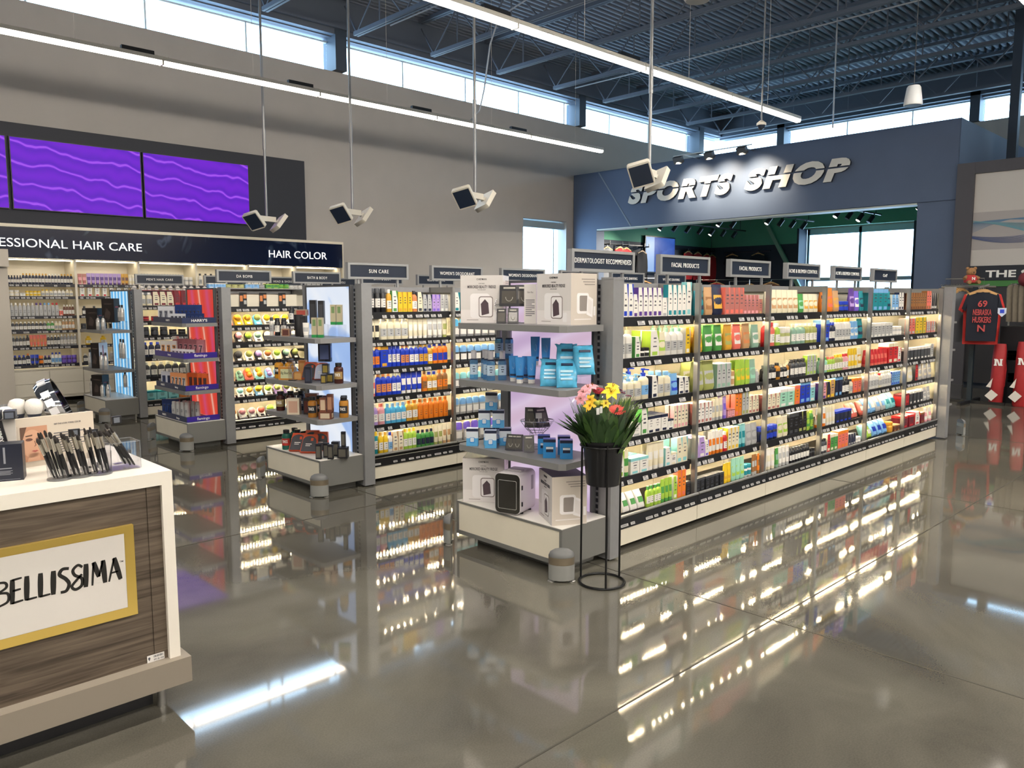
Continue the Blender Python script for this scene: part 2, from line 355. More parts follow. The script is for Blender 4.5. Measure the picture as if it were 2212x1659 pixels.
for lab, pts in (('pale conduit hanging to the wall side strip light', [(9.3, 9.0, 6.3), (9.5, 9.9, 6.28), (9.6, 10.3, 6.2), (9.62, 10.5, 5.9), (9.66, 10.7, 5.2), (9.64, 10.8, 4.85), (9.5, 10.88, 4.66)]),
                 ('long straight conduit run strapped under the joists over the aisles', [(8.52, 11.9, 6.3), (8.52, -3.0, 6.3)]),
                 ('thin conduit run near the back joists', [(14.0, 12.4, 6.3), (14.0, 4.9, 6.3)]),
                 ('straight conduit dropping to the shop front top', [(14.6, 6.6, ZT), (14.6, 6.6, 4.62)])):
    tag(part('conduit', MB().tube(pts, 0.014, 6), M('conduit grey', '#a9adb2', 0.4, 0.3)), lab, 'conduit')
tag(part('column', MB().box(16.9, 17.05, 4.2, 4.35, 0, ZT), M('column steel', '#2f3c4c', 0.5)), 'slim dark steel column rising behind the right end of the shop front', 'column')
DUCT = M('duct paint', '#4f555e', 0.55)
dm = MB(); dm.T = Matrix.Translation((0, 1.6, 6.55)) @ Matrix.Rotation(PI/2, 4, 'Y'); dm.lathe([(0.42, 9.0), (0.42, 21.9)], 24)
tag(part('air_duct', dm, DUCT), 'big round grey air duct running under the roof at upper right', 'duct')
# ================================================================ SPORTS SHOP FRONT
BX = 15.2
sf = MB(); yl, yr = 13.48, 4.62; t_ = 0.3
def fr(y0, y1, z0, z1): sf.box(BX, BX+t_, y0, y1, z0, z1)
fr(yr, yl, 3.20, 4.585); fr(yr, 5.26, 0, 3.20); fr(12.72, yl, 0, 3.20)
struct('wall_shop_front', sf, NAVYW)
struct('wall_shop_side', MB().box(BX+t_, XB-.001, yr, yr+0.3, 0, 4.585), NAVYW)
tr = pr
# slanted raised panel that carries the lettering
struct('trim_%d' % (tr+1), MB().prism([(12.62, 4.56), (11.62, 3.205), (yr+.01, 3.205), (yr+.01, 4.56)], 'yz', BX-0.035, BX-.001), NAVYW)
struct('trim_%d' % (tr+2), MB().prism([(12.66, 4.56), (11.66, 3.205), (11.62, 3.205), (12.62, 4.56)], 'yz', BX-0.04, BX-0.0355), M('edge highlight trim', '#7b8794', 0.4))
struct('trim_%d' % (tr+3), MB().box(BX-0.002, BX+t_+.002, 5.27, 12.71, 3.17, 3.199), M('opening edge trim', '#c9d2cc', 0.5))
# shop interior
SHOPD = M('shop dark wall', '#262d3a', 0.7); SHOPG = M('shop green paint', '#5a9a80', 0.75)
struct('wall_shop_left', MB().box(BX+t_+.01, 21.48, 13.38, 13.49, 0, 3.05), SHOPD)
struct('wall_shop_left_upper', MB().box(BX+t_+.01, 21.48, 13.38, 13.49, 3.05, 4.2), SHOPG)
struct('wall_shop_back', MB().box(21.5, 21.6, 10.62, 13.37, 0, 3.05).box(21.5, 21.99, 10.56, 10.62, 0, 3.46), SHOPD)
struct('wall_shop_back_upper', MB().box(21.5, 21.6, 10.62, 13.37, 3.05, 4.2).box(21.5, 21.6, 4.93, 10.61, 3.47, 4.2), SHOPG)
struct('wall_shop_back_right', MB().box(21.5, 21.6, 4.93, 7.5, 0, 3.47), SHOPD)
struct('ceiling_shop', MB().box(BX+t_+.01, 21.48, 4.93, 13.36, 4.2, 4.3), SHOPG)
struct('trim_%d' % (tr+4), MB().prism([(11.9, 4.2), (11.78, 4.2), (10.4, 1.8), (10.52, 1.8)], 'yz', 21.40, 21.49), M('green stripe paint', '#7ea08a', 0.6))
wv = MB()
wy0, wy1 = 7.55, 10.56
for a, b, c, d in ((wy0, wy1, 3.30, 3.46), (wy0, wy1, 1.99, 2.09), (wy0, wy1, .6, .7)): wv.box(22.02, 22.1, a, b, c, d)
for y in (wy1-.07, 9.02, wy0): wv.box(22.02, 22.1, y, y+0.07, .6, 3.46)
o = struct('window_%d' % wi, wv, M('shop window frame', '#c3d3da', 0.5)); wi += 1  # frame colour lightened to paint in the bloom of the window
part('pane', MB().box(22.05, 22.06, wy0, wy1, .65, 3.4), PANE, o)
# letters
LETM = M('sign letter face', '#dcd9cf', 0.45); LETS = M('sign letter return', '#2e3440', 0.5)
t = thing('shop_sign', 'raised slashed italic white SPORTS SHOP letters on the navy shop front', 'sign', (BX-0.036, 0, 0))
def slashed(txt, y_left, width, z0, h):
    me = text_mesh(txt, h, width, ext=0.03, bold=0.06, shear=0.28, spacing=1.2, face='-x', loc=(0, 0, 0), mat=LETM)
    xs = [v.co.y for v in me.vertices]; zs = [v.co.z for v in me.vertices]; off = Vector((0, y_left-max(xs), z0-min(zs)))
    for up in (True, False):
        b = bmesh.new(); b.from_mesh(me)
        zc = (min(zs)+max(zs))/2+0.045; g = 0.016
        bmesh.ops.remove_doubles(b, verts=b.verts, dist=1e-5)
        r = bmesh.ops.bisect_plane(b, geom=b.verts[:]+b.edges[:]+b.faces[:], plane_co=(0, 0, zc+(g if up else -g)), plane_no=(0, 0.0, 1 if up else -1), clear_inner=True)
        ed = [e for e in r['geom_cut'] if isinstance(e, bmesh.types.BMEdge)]
        bmesh.ops.holes_fill(b, edges=ed) if ed else None
        b.verts.ensure_lookup_table(); left = set(b.verts); isl = []
        while left:
            st_ = [left.pop()]; comp = set(st_)
            while st_:
                for e in st_.pop().link_edges:
                    for v in e.verts:
                        if v in left: left.discard(v); comp.add(v); st_.append(v)
            isl.append(comp)
        for comp in isl:
            k = {v: i for i, v in enumerate(comp)}; fs = [[k[v] for v in f.verts] for f in b.faces if f.verts[0] in comp]
            m2 = bpy.data.meshes.new('letter_piece'); m2.from_pydata([tuple(v.co) for v in comp], [], fs); m2.materials.append(LETM); m2.materials.append(LETS); m2.update()
            for p in m2.polygons: p.material_index = 0 if abs(p.normal.x) > 0.7 else 1
            m2.transform(Matrix.Translation(off + Vector((-0.031, 0, 0)))); link('letter_upper_half' if up else 'letter_lower_half', m2, t)
        b.free()
slashed('SPORTS', 11.69, 2.76, 3.70, 0.40); slashed('SHOP', 8.66, 2.20, 3.72, 0.40)
# flood lamps above the sign
bar = thing('sign_lamp_bar', 'thin rail with three dark lamps standing above the shop sign', 'lamp', (14.55, 0, 4.52))
part('rail', MB().tube([(0, 8.2, .02), (0, 10.05, .02)], 0.012, 6).tube([(0, 8.5, .02), (.66, 8.5, .02)], .012, 6).tube([(0, 9.8, .02), (.66, 9.8, .02)], .012, 6), STEEL, bar)
for y in (8.42, 9.17, 9.93):
    h = MB(); h.T = Matrix.Translation((0, y, -0.05)) @ Matrix.Rotation(math.radians(-30), 4, 'Y'); h.box(-.05, .05, -.1, .1, -.09, .05)
    hd = part('lamp_head', h, DGREY, bar)
    l = bpy.data.lights.new('sign_lamp', 'SPOT'); l.energy = 260; l.spot_size = math.radians(95); l.spot_blend = 0.9; l.color = (1, .82, .58); l.shadow_soft_size = 0.06
    lo = bpy.data.objects.new('sign_lamp', l); COL.objects.link(lo); lo.location = (14.52, y, 4.38); lo.rotation_euler = Vector((0.75, -0.1, -0.55)).to_track_quat('-Z', 'Y').to_euler()
# track lights inside the shop
LAMPW = M('track lamp lens', '#ffffff', 0.3, em=14, ecol='#fff4e0')
for lab, x0, y0, n, lit in (('black track with small spot lamps under the green wall, close to the shop window', 17.0, 7.55, 4, (0, 2)), ('black track with spot lamps farther inside the shop', 17.4, 9.38, 4, (0,)), ('black spot lamp track near the shop opening, high in the dark corner', 17.0, 10.45, 2, (0,)), ('black spot lamp track lighting the hung shirts along the shop side wall', 16.3, 12.1, 8, (1, 5))):
    t = thing('track_light', lab, 'track light', (x0, y0, 3.46))
    part('track', MB().box(0, 0.62*n, -.018, .018, 0.0, .03).tube([(0.3, 0, .03), (0.3, 0, .74)], .008, 5).tube([(0.62*n-.3, 0, .03), (0.62*n-.3, 0, .74)], .008, 5), BLACK, t)
    for i in range(n):
        h = MB(); h.T = Matrix.Translation((0.25+0.6*i, 0, -.03)) @ Matrix.Rotation(math.radians(25), 4, 'X') @ Matrix.Rotation(math.radians(25), 4, 'Y'); h.cyl(0, 0, -.2, -.02, .055, 14).cyl(0, 0, -.03, .05, .012, 8)
        hd = part('spot_head', h, BLACK, t)
        if i in lit:
            sl = bpy.data.lights.new('track_spot', 'SPOT'); sl.energy = 420 if n < 8 else 260; sl.spot_size = 2.2; sl.spot_blend = .8; sl.color = (1, .9, .75); so = bpy.data.objects.new('track_spot', sl); COL.objects.link(so); so.parent = t; so.matrix_parent_inverse = Matrix.Identity(4); so.matrix_local = h.T @ Matrix.Translation((0, 0, -.22))
            e = MB(); e.T = h.T; e.cyl(0, 0, -.204, -.2, .048, 14); part('lens', e, LAMPW, hd)
t = thing('spot_lamp', 'single small spot lamp at the upper right corner of the shop opening', 'lamp', (16.4, 5.6, 3.28))
h = MB(); h.T = Matrix.Rotation(math.radians(40), 4, 'X'); h.cyl(0, 0, -.1, .1, .05, 12); hd = part('spot_head', h, BLACK, t); e = MB(); e.T = h.T; e.cyl(0, 0, -.105, -.1, .045, 12); part('lens', e, LAMPW, hd)
part('stem', MB().tube([(0, 0, .05), (0, 0, .91)], .01, 5), BLACK, t)
# garments
WOOD = M('hanger wood', '#c49a63', 0.5)
def shirt_mesh(w, h, ds, fold=0.01, seed=0, long=False, thick=0.05):
    """a hung T-shirt: rounded front and back panels meeting at the side seams, sleeves slanting out"""
    rnd = random.Random(seed); hw = w*0.36
    outl = [(-0.10*w, h), (-0.5*hw*1.2, h*0.985), (-hw*1.05, h*0.95), (-w*0.5, h*0.66), (-w*0.40, h*0.60), (-hw*1.0, h*0.72), (-hw*0.96, h*0.4), (-hw*1.02, 0.0)]
    if long: outl[3], outl[4] = (-w*0.46, h*0.2), (-w*0.37, h*0.18)
    o = outl + [(-x, z) for x, z in reversed(outl)]; o = o[:]  # closed by the neck edge
    neck = [(0.06*w, h*0.955), (0, h*0.94), (-0.06*w, h*0.955)]
    poly = o + neck
    b = bmesh.new(); f = b.faces.new([b.verts.new((x, 0, z)) for x, z in poly]); bmesh.ops.triangulate(b, faces=[f])
    bmesh.ops.subdivide_edges(b, edges=b.edges[:], cuts=2, use_grid_fill=True)
    bd = {v for e in b.edges if e.is_boundary for v in e.verts}
    bd = {v.index: 1 for v in b.verts if v in bd}; b.verts.index_update()
    b.verts.ensure_lookup_table(); pts = [v.co.copy() for v in b.verts]; isb = [any(e.is_boundary for e in v.link_edges) for v in b.verts]
    fs = [[v.index for v in f.verts] for f in b.faces]; b.free()
    m = MB(); n = len(pts); ph = rnd.uniform(0, 6)
    def dep(p, q, s): return 0 if q else s*(thick*0.5 + fold*math.sin(p.x*60+ph)*(1-p.z/h))
    m.add([(p.x, dep(p, q, -1), p.z) for p, q in zip(pts, isb)], fs, 0, True)
    m.add([(p.x, dep(p, q, 1), p.z) for p, q in zip(pts, isb)], [tuple(reversed(f)) for f in fs], 0, True)
    return m
def hanger(parent, h, w, mat=WOOD):
    part('hanger', MB().prism([(-w*.34, h*.955), (-.03, h+.035), (.03, h+.035), (w*.34, h*.955), (w*.33, h*.93), (0, h+.005), (-w*.33, h*.93)], 'xz', -.012, .012), mat, parent)
    part('hook', MB().tube([(0, 0, h+.03), (0, 0, h+.06), (.015, 0, h+.075), (0, 0, h+.09), (-.015, 0, h+.08)], .004, 5), STEEL, parent)
def shirt(lab, col, loc, rz, w=.56, h=.72, txt=None, tcol='#e8d9c8', long=False, group=None, seed=0):
    t = thing('shirt', lab, 'shirt', loc, rz, group)
    part('garment', shirt_mesh(w, h, 0, seed=seed, long=long), M('fabric '+col, col, 0.85), t); hanger(t, h, w)
    if txt:
        for i, (s, hh, zz, ww) in enumerate(txt): lettering(t, s, hh, ww, name='print', ext=.003, bold=.02, loc=(0, -.04, h*zz), mat=M('print '+tcol, tcol, .7))
    return t
# the clothes on the shop's side wall face the room (-y); x runs to the back
SG = 'shirts hung high on the shop side wall'
for i, (lab, col, x, z, txt, lg) in enumerate((
    ('grey shirt on a pale hanger, first on the shop side wall', '#75777c', 16.25, 2.02, None, False), ('dark red shirt mostly behind the bright red shirt on the shop wall', '#8e1f24', 16.78, 2.04, None, False),
    ('bright red shirt with a pale chest print, next to the grey shirt', '#c1272b', 17.05, 2.03, [('HUSKERS', .09, .5, .3)], False), ('black jacket on a wooden hanger beside the bright red shirt', '#1b1c22', 17.75, 1.98, None, True),
    ('red shirt with white lettering, first right of the shop screen', '#9e2127', 20.0, 2.06, [('HUSKERS', .10, .52, .3)], False), ('red shirt with block print, second right of the shop screen', '#a82329', 20.5, 2.05, [('NEBRASKA', .10, .52, .3)], False),
    ('brightest red shirt with a round crest, third right of the shop screen', '#c92a31', 21.0, 2.02, [('N', .16, .48, .13)], False), ('red shirt at the corner, half behind the crest shirt', '#b0262d', 21.3, 2.0, None, False))):
    shirt(lab, col, (x, 13.22, z), 0, .58, .8, txt, long=lg, group=SG, seed=i)
for i, (lab, y, txt) in enumerate((('black shirt with a small pale print on the dark shop back wall', 12.6, [('N', .1, .6, .08)]), ('black shirt with a wider white print nearer the shop window', 11.75, [('HUSKERS', .08, .55, .25)]))):
    shirt(lab, '#14171f', (21.40, y, 2.05), -PI/2, .6, .75, txt, group='black shirts on the back wall', seed=20+i)
m = MB().box(15.7, 17.98, 13.35, 13.379, 2.93, 2.96).box(19.5, 21.45, 13.35, 13.379, 2.93, 2.96)
for x in (16.25, 16.78, 17.05, 17.75, 17.95, 20.0, 20.5, 21.0, 21.3): m.box(x-.012, x+.012, 13.14, 13.35, 2.90, 2.93).box(x-.012, x+.012, 13.13, 13.14, 2.90, 3.0)
m.box(21.46, 21.499, 11.4, 12.9, 2.86, 2.90)
for y in (12.6, 11.75): m.box(21.37, 21.46, y-.012, y+.012, 2.875, 2.90)
tag(part('wall_rail', m, BLACK), 'black wall rail with small faceout arms above the hung shirts', 'rail')
t = thing('television', 'bright blue screen on the dark shop side wall between shirts', 'screen', (18.72, 13.34, 2.22))
part('bezel', MB().box(-.72, .72, -.04, .03, 0, 1.02), BLACK, t); part('display', MB().box(-.69, -.30, -.045, -.041, .03, .99), M('screen pale', '#1a1e26', .5, em=.9, ecol='#8fb4e8'), t)
part('display', MB().box(-.299, .69, -.045, -.041, .03, .99), wavemat('shop screen picture', ((0.0, '#1d3a96'), (0.5, '#3563c8'), (0.7, '#4a74cf'), (1.0, '#6b6c8a')), 2.4, .8, .75, detail=2, noise_only=True), t)
# shelving and mannequin tops in front of the shop window
for lab, x, y, col in (('mannequin torso in a navy top in front of the shop window', 19.0, 8.05, '#20305e'), ('mannequin torso in a dark collared top nearer the shop window edge', 19.0, 7.15, '#22252d')):
    t = thing('mannequin', lab, 'mannequin', (x, y, 0), -PI/2)
    b = MB(); b.lathe([(.11, .95), (.15, 1.05), (.13, 1.25), (.19, 1.5), (.2, 1.6), (.1, 1.68), (.055, 1.7), (.055, 1.76)], 18, ky=.6); part('torso', b, M('mannequin white', '#d9d6cf', .5), t)
    c = MB(); c.lathe([(.16, .98), (.17, 1.05), (.15, 1.25), (.205, 1.5), (.21, 1.6), (.12, 1.685)], 18, ky=.62); part('top', c, M('fabric '+col, col, .85), t)
    part('stand', MB().cyl(0, 0, 0.02, .95, .015, 8).cyl(0, 0, 0, .02, .16, 18), STEEL, t)
for lab, x, y, col, z in (('red folded sports shirt on a hanger low behind the facial products sign', 19.6, 12.0, '#c92a31', 1.15), ('black shirt low on the floor rack behind the shaving signs', 16.6, 12.3, '#15171d', 1.15), ('black jersey with white trim low beside the shop back wall', 20.0, 11.2, '#1b1c22', 1.1), ('brown jersey low beside the black jersey in the shop', 19.3, 10.2, '#6a4a3a', 1.12)):
    shirt(lab, col, (x, y, z), -PI/4, .6, .78, seed=int(x*7))
    tag(part('garment_rack', MB().tube([(x-.4, y+.4, 0.012), (x-.4, y+.4, z+.87), (x+.4, y-.4, z+.87), (x+.4, y-.4, 0.012)], .012, 6), STEEL), 'thin metal rack carrying the ' + lab.split(' low')[0], 'rack')
# ================================================================ PRODUCTS
PAL = dict(white='#efece4', cream='#ece3c6', royal='#1f3fc0', navy='#1c2440', purple='#5b3a8c', teal='#1d8a96', green='#4f9a4a', lime='#a6cc4a', mint='#9fd8bd', black='#1a1a1e',
    lightblue='#7db4e6', skyblue='#55b7e4', yellow='#edc62c', gold='#d9a336', orange='#ee8426', copper='#d98a52', pink='#eaa6ae', rose='#b9746c', red='#cf2f35', coral='#ec7565', tan='#c69b6d', brown='#6d4230', olive='#a5ab62',
    grey='#9b9c9e', silver='#b9bab9', lilac='#b79ad8', amber='#c98a2c', aqua='#8fd3d6', violet='#7b62cf', maroon='#7a2230', bronze='#9a6a3c', sage='#8fb5a0', charcoal='#45484d')
NAMEC = dict(royal='deep blue', lightblue='light blue', skyblue='sky blue', charcoal='dark grey')
def pm(c, rough=.35): return M('plastic '+c, PAL[c], rough)
INK = M('printed ink', '#4a4d57', .6)
PROTO = {}
def ring_label(m, rx, ry, p, z0, z1, mi, a0=-PI*.86, a1=-PI*.14, n=8):
    m.loft([m.ring(z, rx, ry, n, p, 0, 0, a0, a1) for z in (z0, z1)], mi, closed=False)
def inkbars(m, w, y, z0, z1, mi, seed):
    r = random.Random(seed); z = z1-(z1-z0)*.18
    for k in range(3):
        ww = w*r.uniform(.35, .8); hh = (z1-z0)*r.uniform(.04, .10); m.box(-ww/2, ww/2, y-.0006, y, z-hh, z, mi); z -= (z1-z0)*r.uniform(.2, .3)
def proto(kind, c1, c2, w, h):
    """list of (part name, mesh, [sub-parts]) for one product; the first colour is the body, the second its accent"""
    key = (kind, c1, c2, round(w, 3), round(h, 3))
    if key in PROTO: return PROTO[key]
    A, B = pm(c1), pm(c2); W = pm('white' if c1 not in ('white', 'cream', 'silver') else 'lightblue' if c2 in ('royal', 'navy') else 'silver'); out = []
    def P(n, m, mats): out.append((n, m.mesh(n, mats), []))
    r = w/2; sd = sum(map(ord, kind+c1+c2))
    if kind in ('pump', 'bottle', 'sprayer'):
        p = 3.2; ky = .72; hb = h*(.74 if kind != 'bottle' else .84)
        m = MB(); m.lathe([(r*.93, 0), (r, h*.02), (r, hb*.78), (r*.93, hb*.88), (r*.6, hb*.96), (r*.42, hb)], 18, 0, p, ky); P('body', m, [A])
        m = MB(); ring_label(m, r*1.008, r*ky*1.02, p, hb*.2, hb*.62, 0); inkbars(m, r*1.2, -r*ky*1.025, hb*.2, hb*.62, 1, sd); P('label', m, [B if kind == 'bottle' and c1 in ('royal', 'green', 'amber', 'orange', 'bronze') else W, INK])
        m = MB()
        if kind == 'bottle': m.lathe([(r*.55, hb), (r*.55, h*.985), (r*.5, h)], 16, 0, 2.2, .9); P('cap', m, [B])
        else:
            m.lathe([(r*.44, hb), (r*.44, h*.85), (r*.16, h*.86), (r*.16, h*.93), (r*.36, h*.935), (r*.36, h*.99), (r*.3, h)], 14, 0)
            m.box(-r*.16, r*.16, -r*1.15, 0, h*.945, h*.985); P('pump_head', m, [B])
    elif kind == 'spray':
        m = MB(); m.lathe([(r*.96, 0), (r, h*.015), (r, h*.76), (r*.86, h*.8)], 18); P('can', m, [A])
        m = MB(); m.lathe([(r*.84, h*.8), (r*.84, h*.94), (r*.7, h*.99), (r*.3, h)], 16); P('cap', m, [B])
        m = MB(); ring_label(m, r*1.01, r*1.01, 2, h*.22, h*.58, 0, n=10); inkbars(m, r, -r*1.015, h*.22, h*.58, 1, sd); P('label', m, [W, INK])
    elif kind == 'tube':
        d = r*.62; m = MB(); n = 16; m.loft([m.ring(h*.15, r*.8, d*.95, n), m.ring(h*.35, r*.92, d*.9, n), m.ring(h*.7, r, d*.5, n), m.ring(h*.95, r*1.02, .003, n), m.ring(h, r*1.02, .002, n)], 0); P('body', m, [A])
        m = MB(); m.lathe([(r*.74, 0), (r*.78, h*.15)], 16, 0, 2, .8); P('cap', m, [B])
        m = MB(); m.loft([m.ring(h*.4, r*.93, d*.89, 8, 2, 0, 0, -PI*.8, -PI*.2), m.ring(h*.68, r*1.0, d*.57, 8, 2, 0, 0, -PI*.8, -PI*.2)], 0, closed=False); P('label', m, [B])
    elif kind in ('carton', 'box', 'tray'):
        d = w*(.8 if kind == 'carton' else .9)/2
        m = MB(); m.box(-r, r, -d, d, 0, h, 0, dict(right=1, left=1) if kind == 'carton' else dict(top=1)); m.add([(r*.35, -d-.0005, h), (r, -d-.0005, h), (r, -d-.0005, h*.55)], [(0, 1, 2)], 1) if kind == 'carton' else m.box(-r-.0004, r+.0004, -d-.0004, d+.0004, h*.82, h*.995, 1)
        P('carton', m, [A, B]); m = MB(); inkbars(m, r*1.3, -d-.0006, h*.25, h*.85, 0, sd); m.box(-r*.6, r*.6, -d-.0008, -d, h*.06, h*.2, 1); P('print', m, [INK, B])
    elif kind == 'jar':
        m = MB(); m.lathe([(r*.9, 0), (r, h*.06), (r, h*.62), (r*.9, h*.68)], 18); P('body', m, [A])
        m = MB(); m.lathe([(r*.97, h*.68), (r*.99, h*.72), (r*.99, h*.97), (r*.9, h)], 18); P('lid', m, [B]); m = MB(); ring_label(m, r*1.01, r*1.01, 2, h*.15, h*.5, 0, n=10); P('label', m, [B])
    elif kind == 'pouch':
        d = r*.5; n = 18; m = MB(); m.loft([m.ring(0, r*.86, d*.8, n, 3), m.ring(h*.12, r*.98, d, n, 3), m.ring(h*.5, r*.97, d*.8, n, 2.6), m.ring(h*.88, r, .004, n, 3), m.ring(h, r, .002, n, 3)], 0); P('bag', m, [A])
        m = MB(); m.loft([m.ring(h*.22, r*.99, d*1.0, 8, 2.8, 0, 0, -PI*.78, -PI*.22), m.ring(h*.66, r*.99, d*.58, 8, 2.8, 0, 0, -PI*.78, -PI*.22)], 0, closed=False); P('label', m, [B])
    elif kind == 'pack':   # soft pack lying tilted against the shelf
        m = MB(); n = 18; T = Matrix.Rotation(math.radians(-24), 4, 'X'); m.T = T
        m.loft([m.ring(.004, r*.96, .004, n, 4), m.ring(h*.12, r*.94, w*.2, n, 3), m.ring(h*.5, r, w*.25, n, 3), m.ring(h*.85, r*.95, w*.18, n, 3), m.ring(h, r*1.02, .003, n, 4)], 0); P('bag', m, [A])
        m = MB(); m.T = T; m.box(-r*.6, r*.6, -w*.262, -w*.2, h*.3, h*.6, 0); P('label', m, [B])
    elif kind == 'roll':
        m = MB(); m.lathe([(r*.8, 0), (r*.96, h*.03), (r, h*.6)], 18, 0, 2.4, .62); P('body', m, [B])
        m = MB(); m.lathe([(r, h*.6), (r*.98, h*.88), (r*.7, h*.98), (r*.3, h)], 18, 0, 2.4, .62); P('cap', m, [A])
        m = MB(); ring_label(m, r*1.01, r*.65, 2.4, h*.15, h*.5, 0); P('label', m, [W])
    elif kind in ('bomb', 'twin'):
        T = Matrix.Translation((0, 0, .0085)) @ Matrix.Rotation(math.radians(-38), 4, 'X'); tw = r*.92
        poly = [(-tw, 0), (tw, 0)] + [(tw*math.cos(a), h*.55+h*.45*math.sin(a)) for a in [PI*i/10 for i in range(11)]]
        m = MB(); m.T = T; m.prism(poly, 'xz', 0, .012); m.prism([(a*.86, .012+b*.9) for a, b in poly], 'xz', -.004, 0); P('tray', m, [B])
        for q in ((.6,) if kind == 'bomb' else (.34, .72)):
            m = MB(); c = T @ Vector((0, -r*.45, h*q)); m.sphere(c.x, c.y, c.z, r*(.78 if kind == 'bomb' else .62), 16); P('bath_ball', m, [M('bath ball '+c1, PAL[c1], .9, noise=.06, nscale=60)])
        if kind == 'bomb': m = MB(); m.T = T; m.box(-r*.4, r*.4, -.006, -.004, h*.04, h*.22); P('print', m, [pm('white' if c2 != 'white' else 'black')])
    PROTO[key] = out; return out
KN = dict(pump='pump_bottle', bottle='bottle', sprayer='pump_bottle', spray='spray_can', tube='squeeze_tube', carton='carton', box='product_box', jar='jar', pouch='stand_up_pouch', pack='soft_pack', roll='deodorant_stick', bomb='bath_bomb', twin='bath_bomb_pair')
KW = dict(pump=('pump bottle', 'with %s pump'), bottle=('bottle', 'with %s cap'), sprayer=('pump bottle', 'with %s pump'), spray=('spray can', 'with %s cap'), tube=('tube', 'with %s cap'), carton=('carton', 'with %s sides'), box=('box', 'with %s lid band'), jar=('jar', 'with %s lid'),
    pouch=('pouch', 'with %s label'), pack=('soft pack', 'with %s label'), roll=('deodorant cap', 'over %s stick'), bomb=('bath bomb', 'on %s card'), twin=('bath bomb pair', 'on %s card'))
CATS = dict(pump='bottle', bottle='bottle', sprayer='bottle', spray='spray can', tube='tube', carton='carton', box='box', jar='jar', pouch='pouch', pack='soft pack', roll='deodorant', bomb='bath bomb', twin='bath bomb')
JOIN = {}
def product(kind, c1, c2, w, h, loc, rz, label, group=None, flat=False):
    pr_ = proto(kind, c1, c2, w, h)
    if flat:     # far away: one mesh, no separate parts
        key = (kind, c1, c2, round(w, 3), round(h, 3))
        if key not in JOIN:
            b = bmesh.new(); mats = []; 
            for n, me, _ in pr_:
                k = len(b.faces); off = len(mats); mats += list(me.materials); b.from_mesh(me); b.faces.ensure_lookup_table()
                for f in b.faces[k:]: f.material_index += off
            me = bpy.data.meshes.new(KN[kind]); b.to_mesh(me); b.free()
            for m in mats: me.materials.append(m)
            me.set_sharp_from_angle(angle=math.radians(40)); JOIN[key] = me
        return tag(link(KN[kind], JOIN[key], None, loc, rz), label, CATS[kind], group)
    t = thing(KN[kind], label, CATS[kind], loc, rz, group)
    for n, me, _ in pr_: link(n, me, t)
    return t
def cname(c): return NAMEC.get(c, c)
COUNT = {}
def desc(kind, c1, c2):
    a, b = KW[kind]; d = cname(c1)+' '+a
    return d + (' '+b % cname(c2) if c2 != c1 else '')
def mklab(o, d, dshort, anchor, row, where):
    a = anchor if o else ''
    for parts in ((o, d, a, row, where), (o, d, a.replace('from aisle end', 'from aisle').replace('from end pillar', 'from pillar'), row, where), (o, d, a.split()[0]+' '+a.split()[-1] if a else '', row.replace('second row', 'behind'), where.replace(' shelf', ''))):
        l = ' '.join(q for q in parts[:3] if q)+', '+' '.join(q for q in parts[3:] if q)
        if len(l.replace('-', ' ').split()) <= 16: return l
    return l
def fill(spec, x0, x1, yf, z, where, group, rz=0.0, flat=False, anchor='from aisle end', behind=0, jit=.004, hmax=9):
    """stand one shelf's goods side by side between x0 and x1 with their fronts at yf"""
    items = []
    for s in spec.split(';'):
        s = s.split()
        if not s: continue
        n, kind, cc, dim = int(s[0]), s[1], s[2], s[3]; c1, c2 = (cc.split('/')+[cc])[:2]; a, b = map(float, dim.split('x'))
        items += [(kind, c1, c2, a/100, b/100)]*n
    tot = sum(i[3] for i in items); span = x1-x0; k = min(1.0, (span-.004*len(items))/tot) if tot else 1
    gap = (span-tot*k)/max(1, len(items)); x = x0+gap/2
    tots = {}; seen = {}
    for i in items: tots[desc(*i[:3])] = tots.get(desc(*i[:3]), 0)+1
    for kind, c1, c2, a, b in items:
        b = min(b, hmax); d = desc(kind, c1, c2); seen[d] = seen.get(d, 0)+1
        kk = round(a*k, 3); dep = kk*dict(pump=.36, bottle=.36, sprayer=.36, spray=.5, tube=.33, carton=.42, box=.47, jar=.5, pouch=.26, pack=.27, roll=.33, bomb=.8, twin=.8)[kind]
        if kind in ('pump', 'sprayer'): dep = max(dep, kk*.59)
        lab = mklab(ORD[seen[d]-1] if tots[d] > 1 else '', d, cname(c1)+' '+KW[kind][0], anchor, '', where)
        yy = yf+dep+random.uniform(0, jit); sc = random.uniform(-.03, .03)
        product(kind, c1, c2, kk, b, (x+kk/2, yy, z), rz+sc, lab, group, flat)
        for q in range(behind):
            if kind in ('bomb', 'twin', 'pack', 'tray'): continue
            yy += dep*2+.008+(kk*.25 if kind in ('pump', 'sprayer') else 0)
            lab2 = mklab(ORD[seen[d]-1] if tots[d] > 1 else '', d, cname(c1)+' '+KW[kind][0], anchor, 'second row', where)
            product(kind, c1, c2, kk, b, (x+kk/2, yy, z), rz, lab2, group, flat)
        x += kk+gap
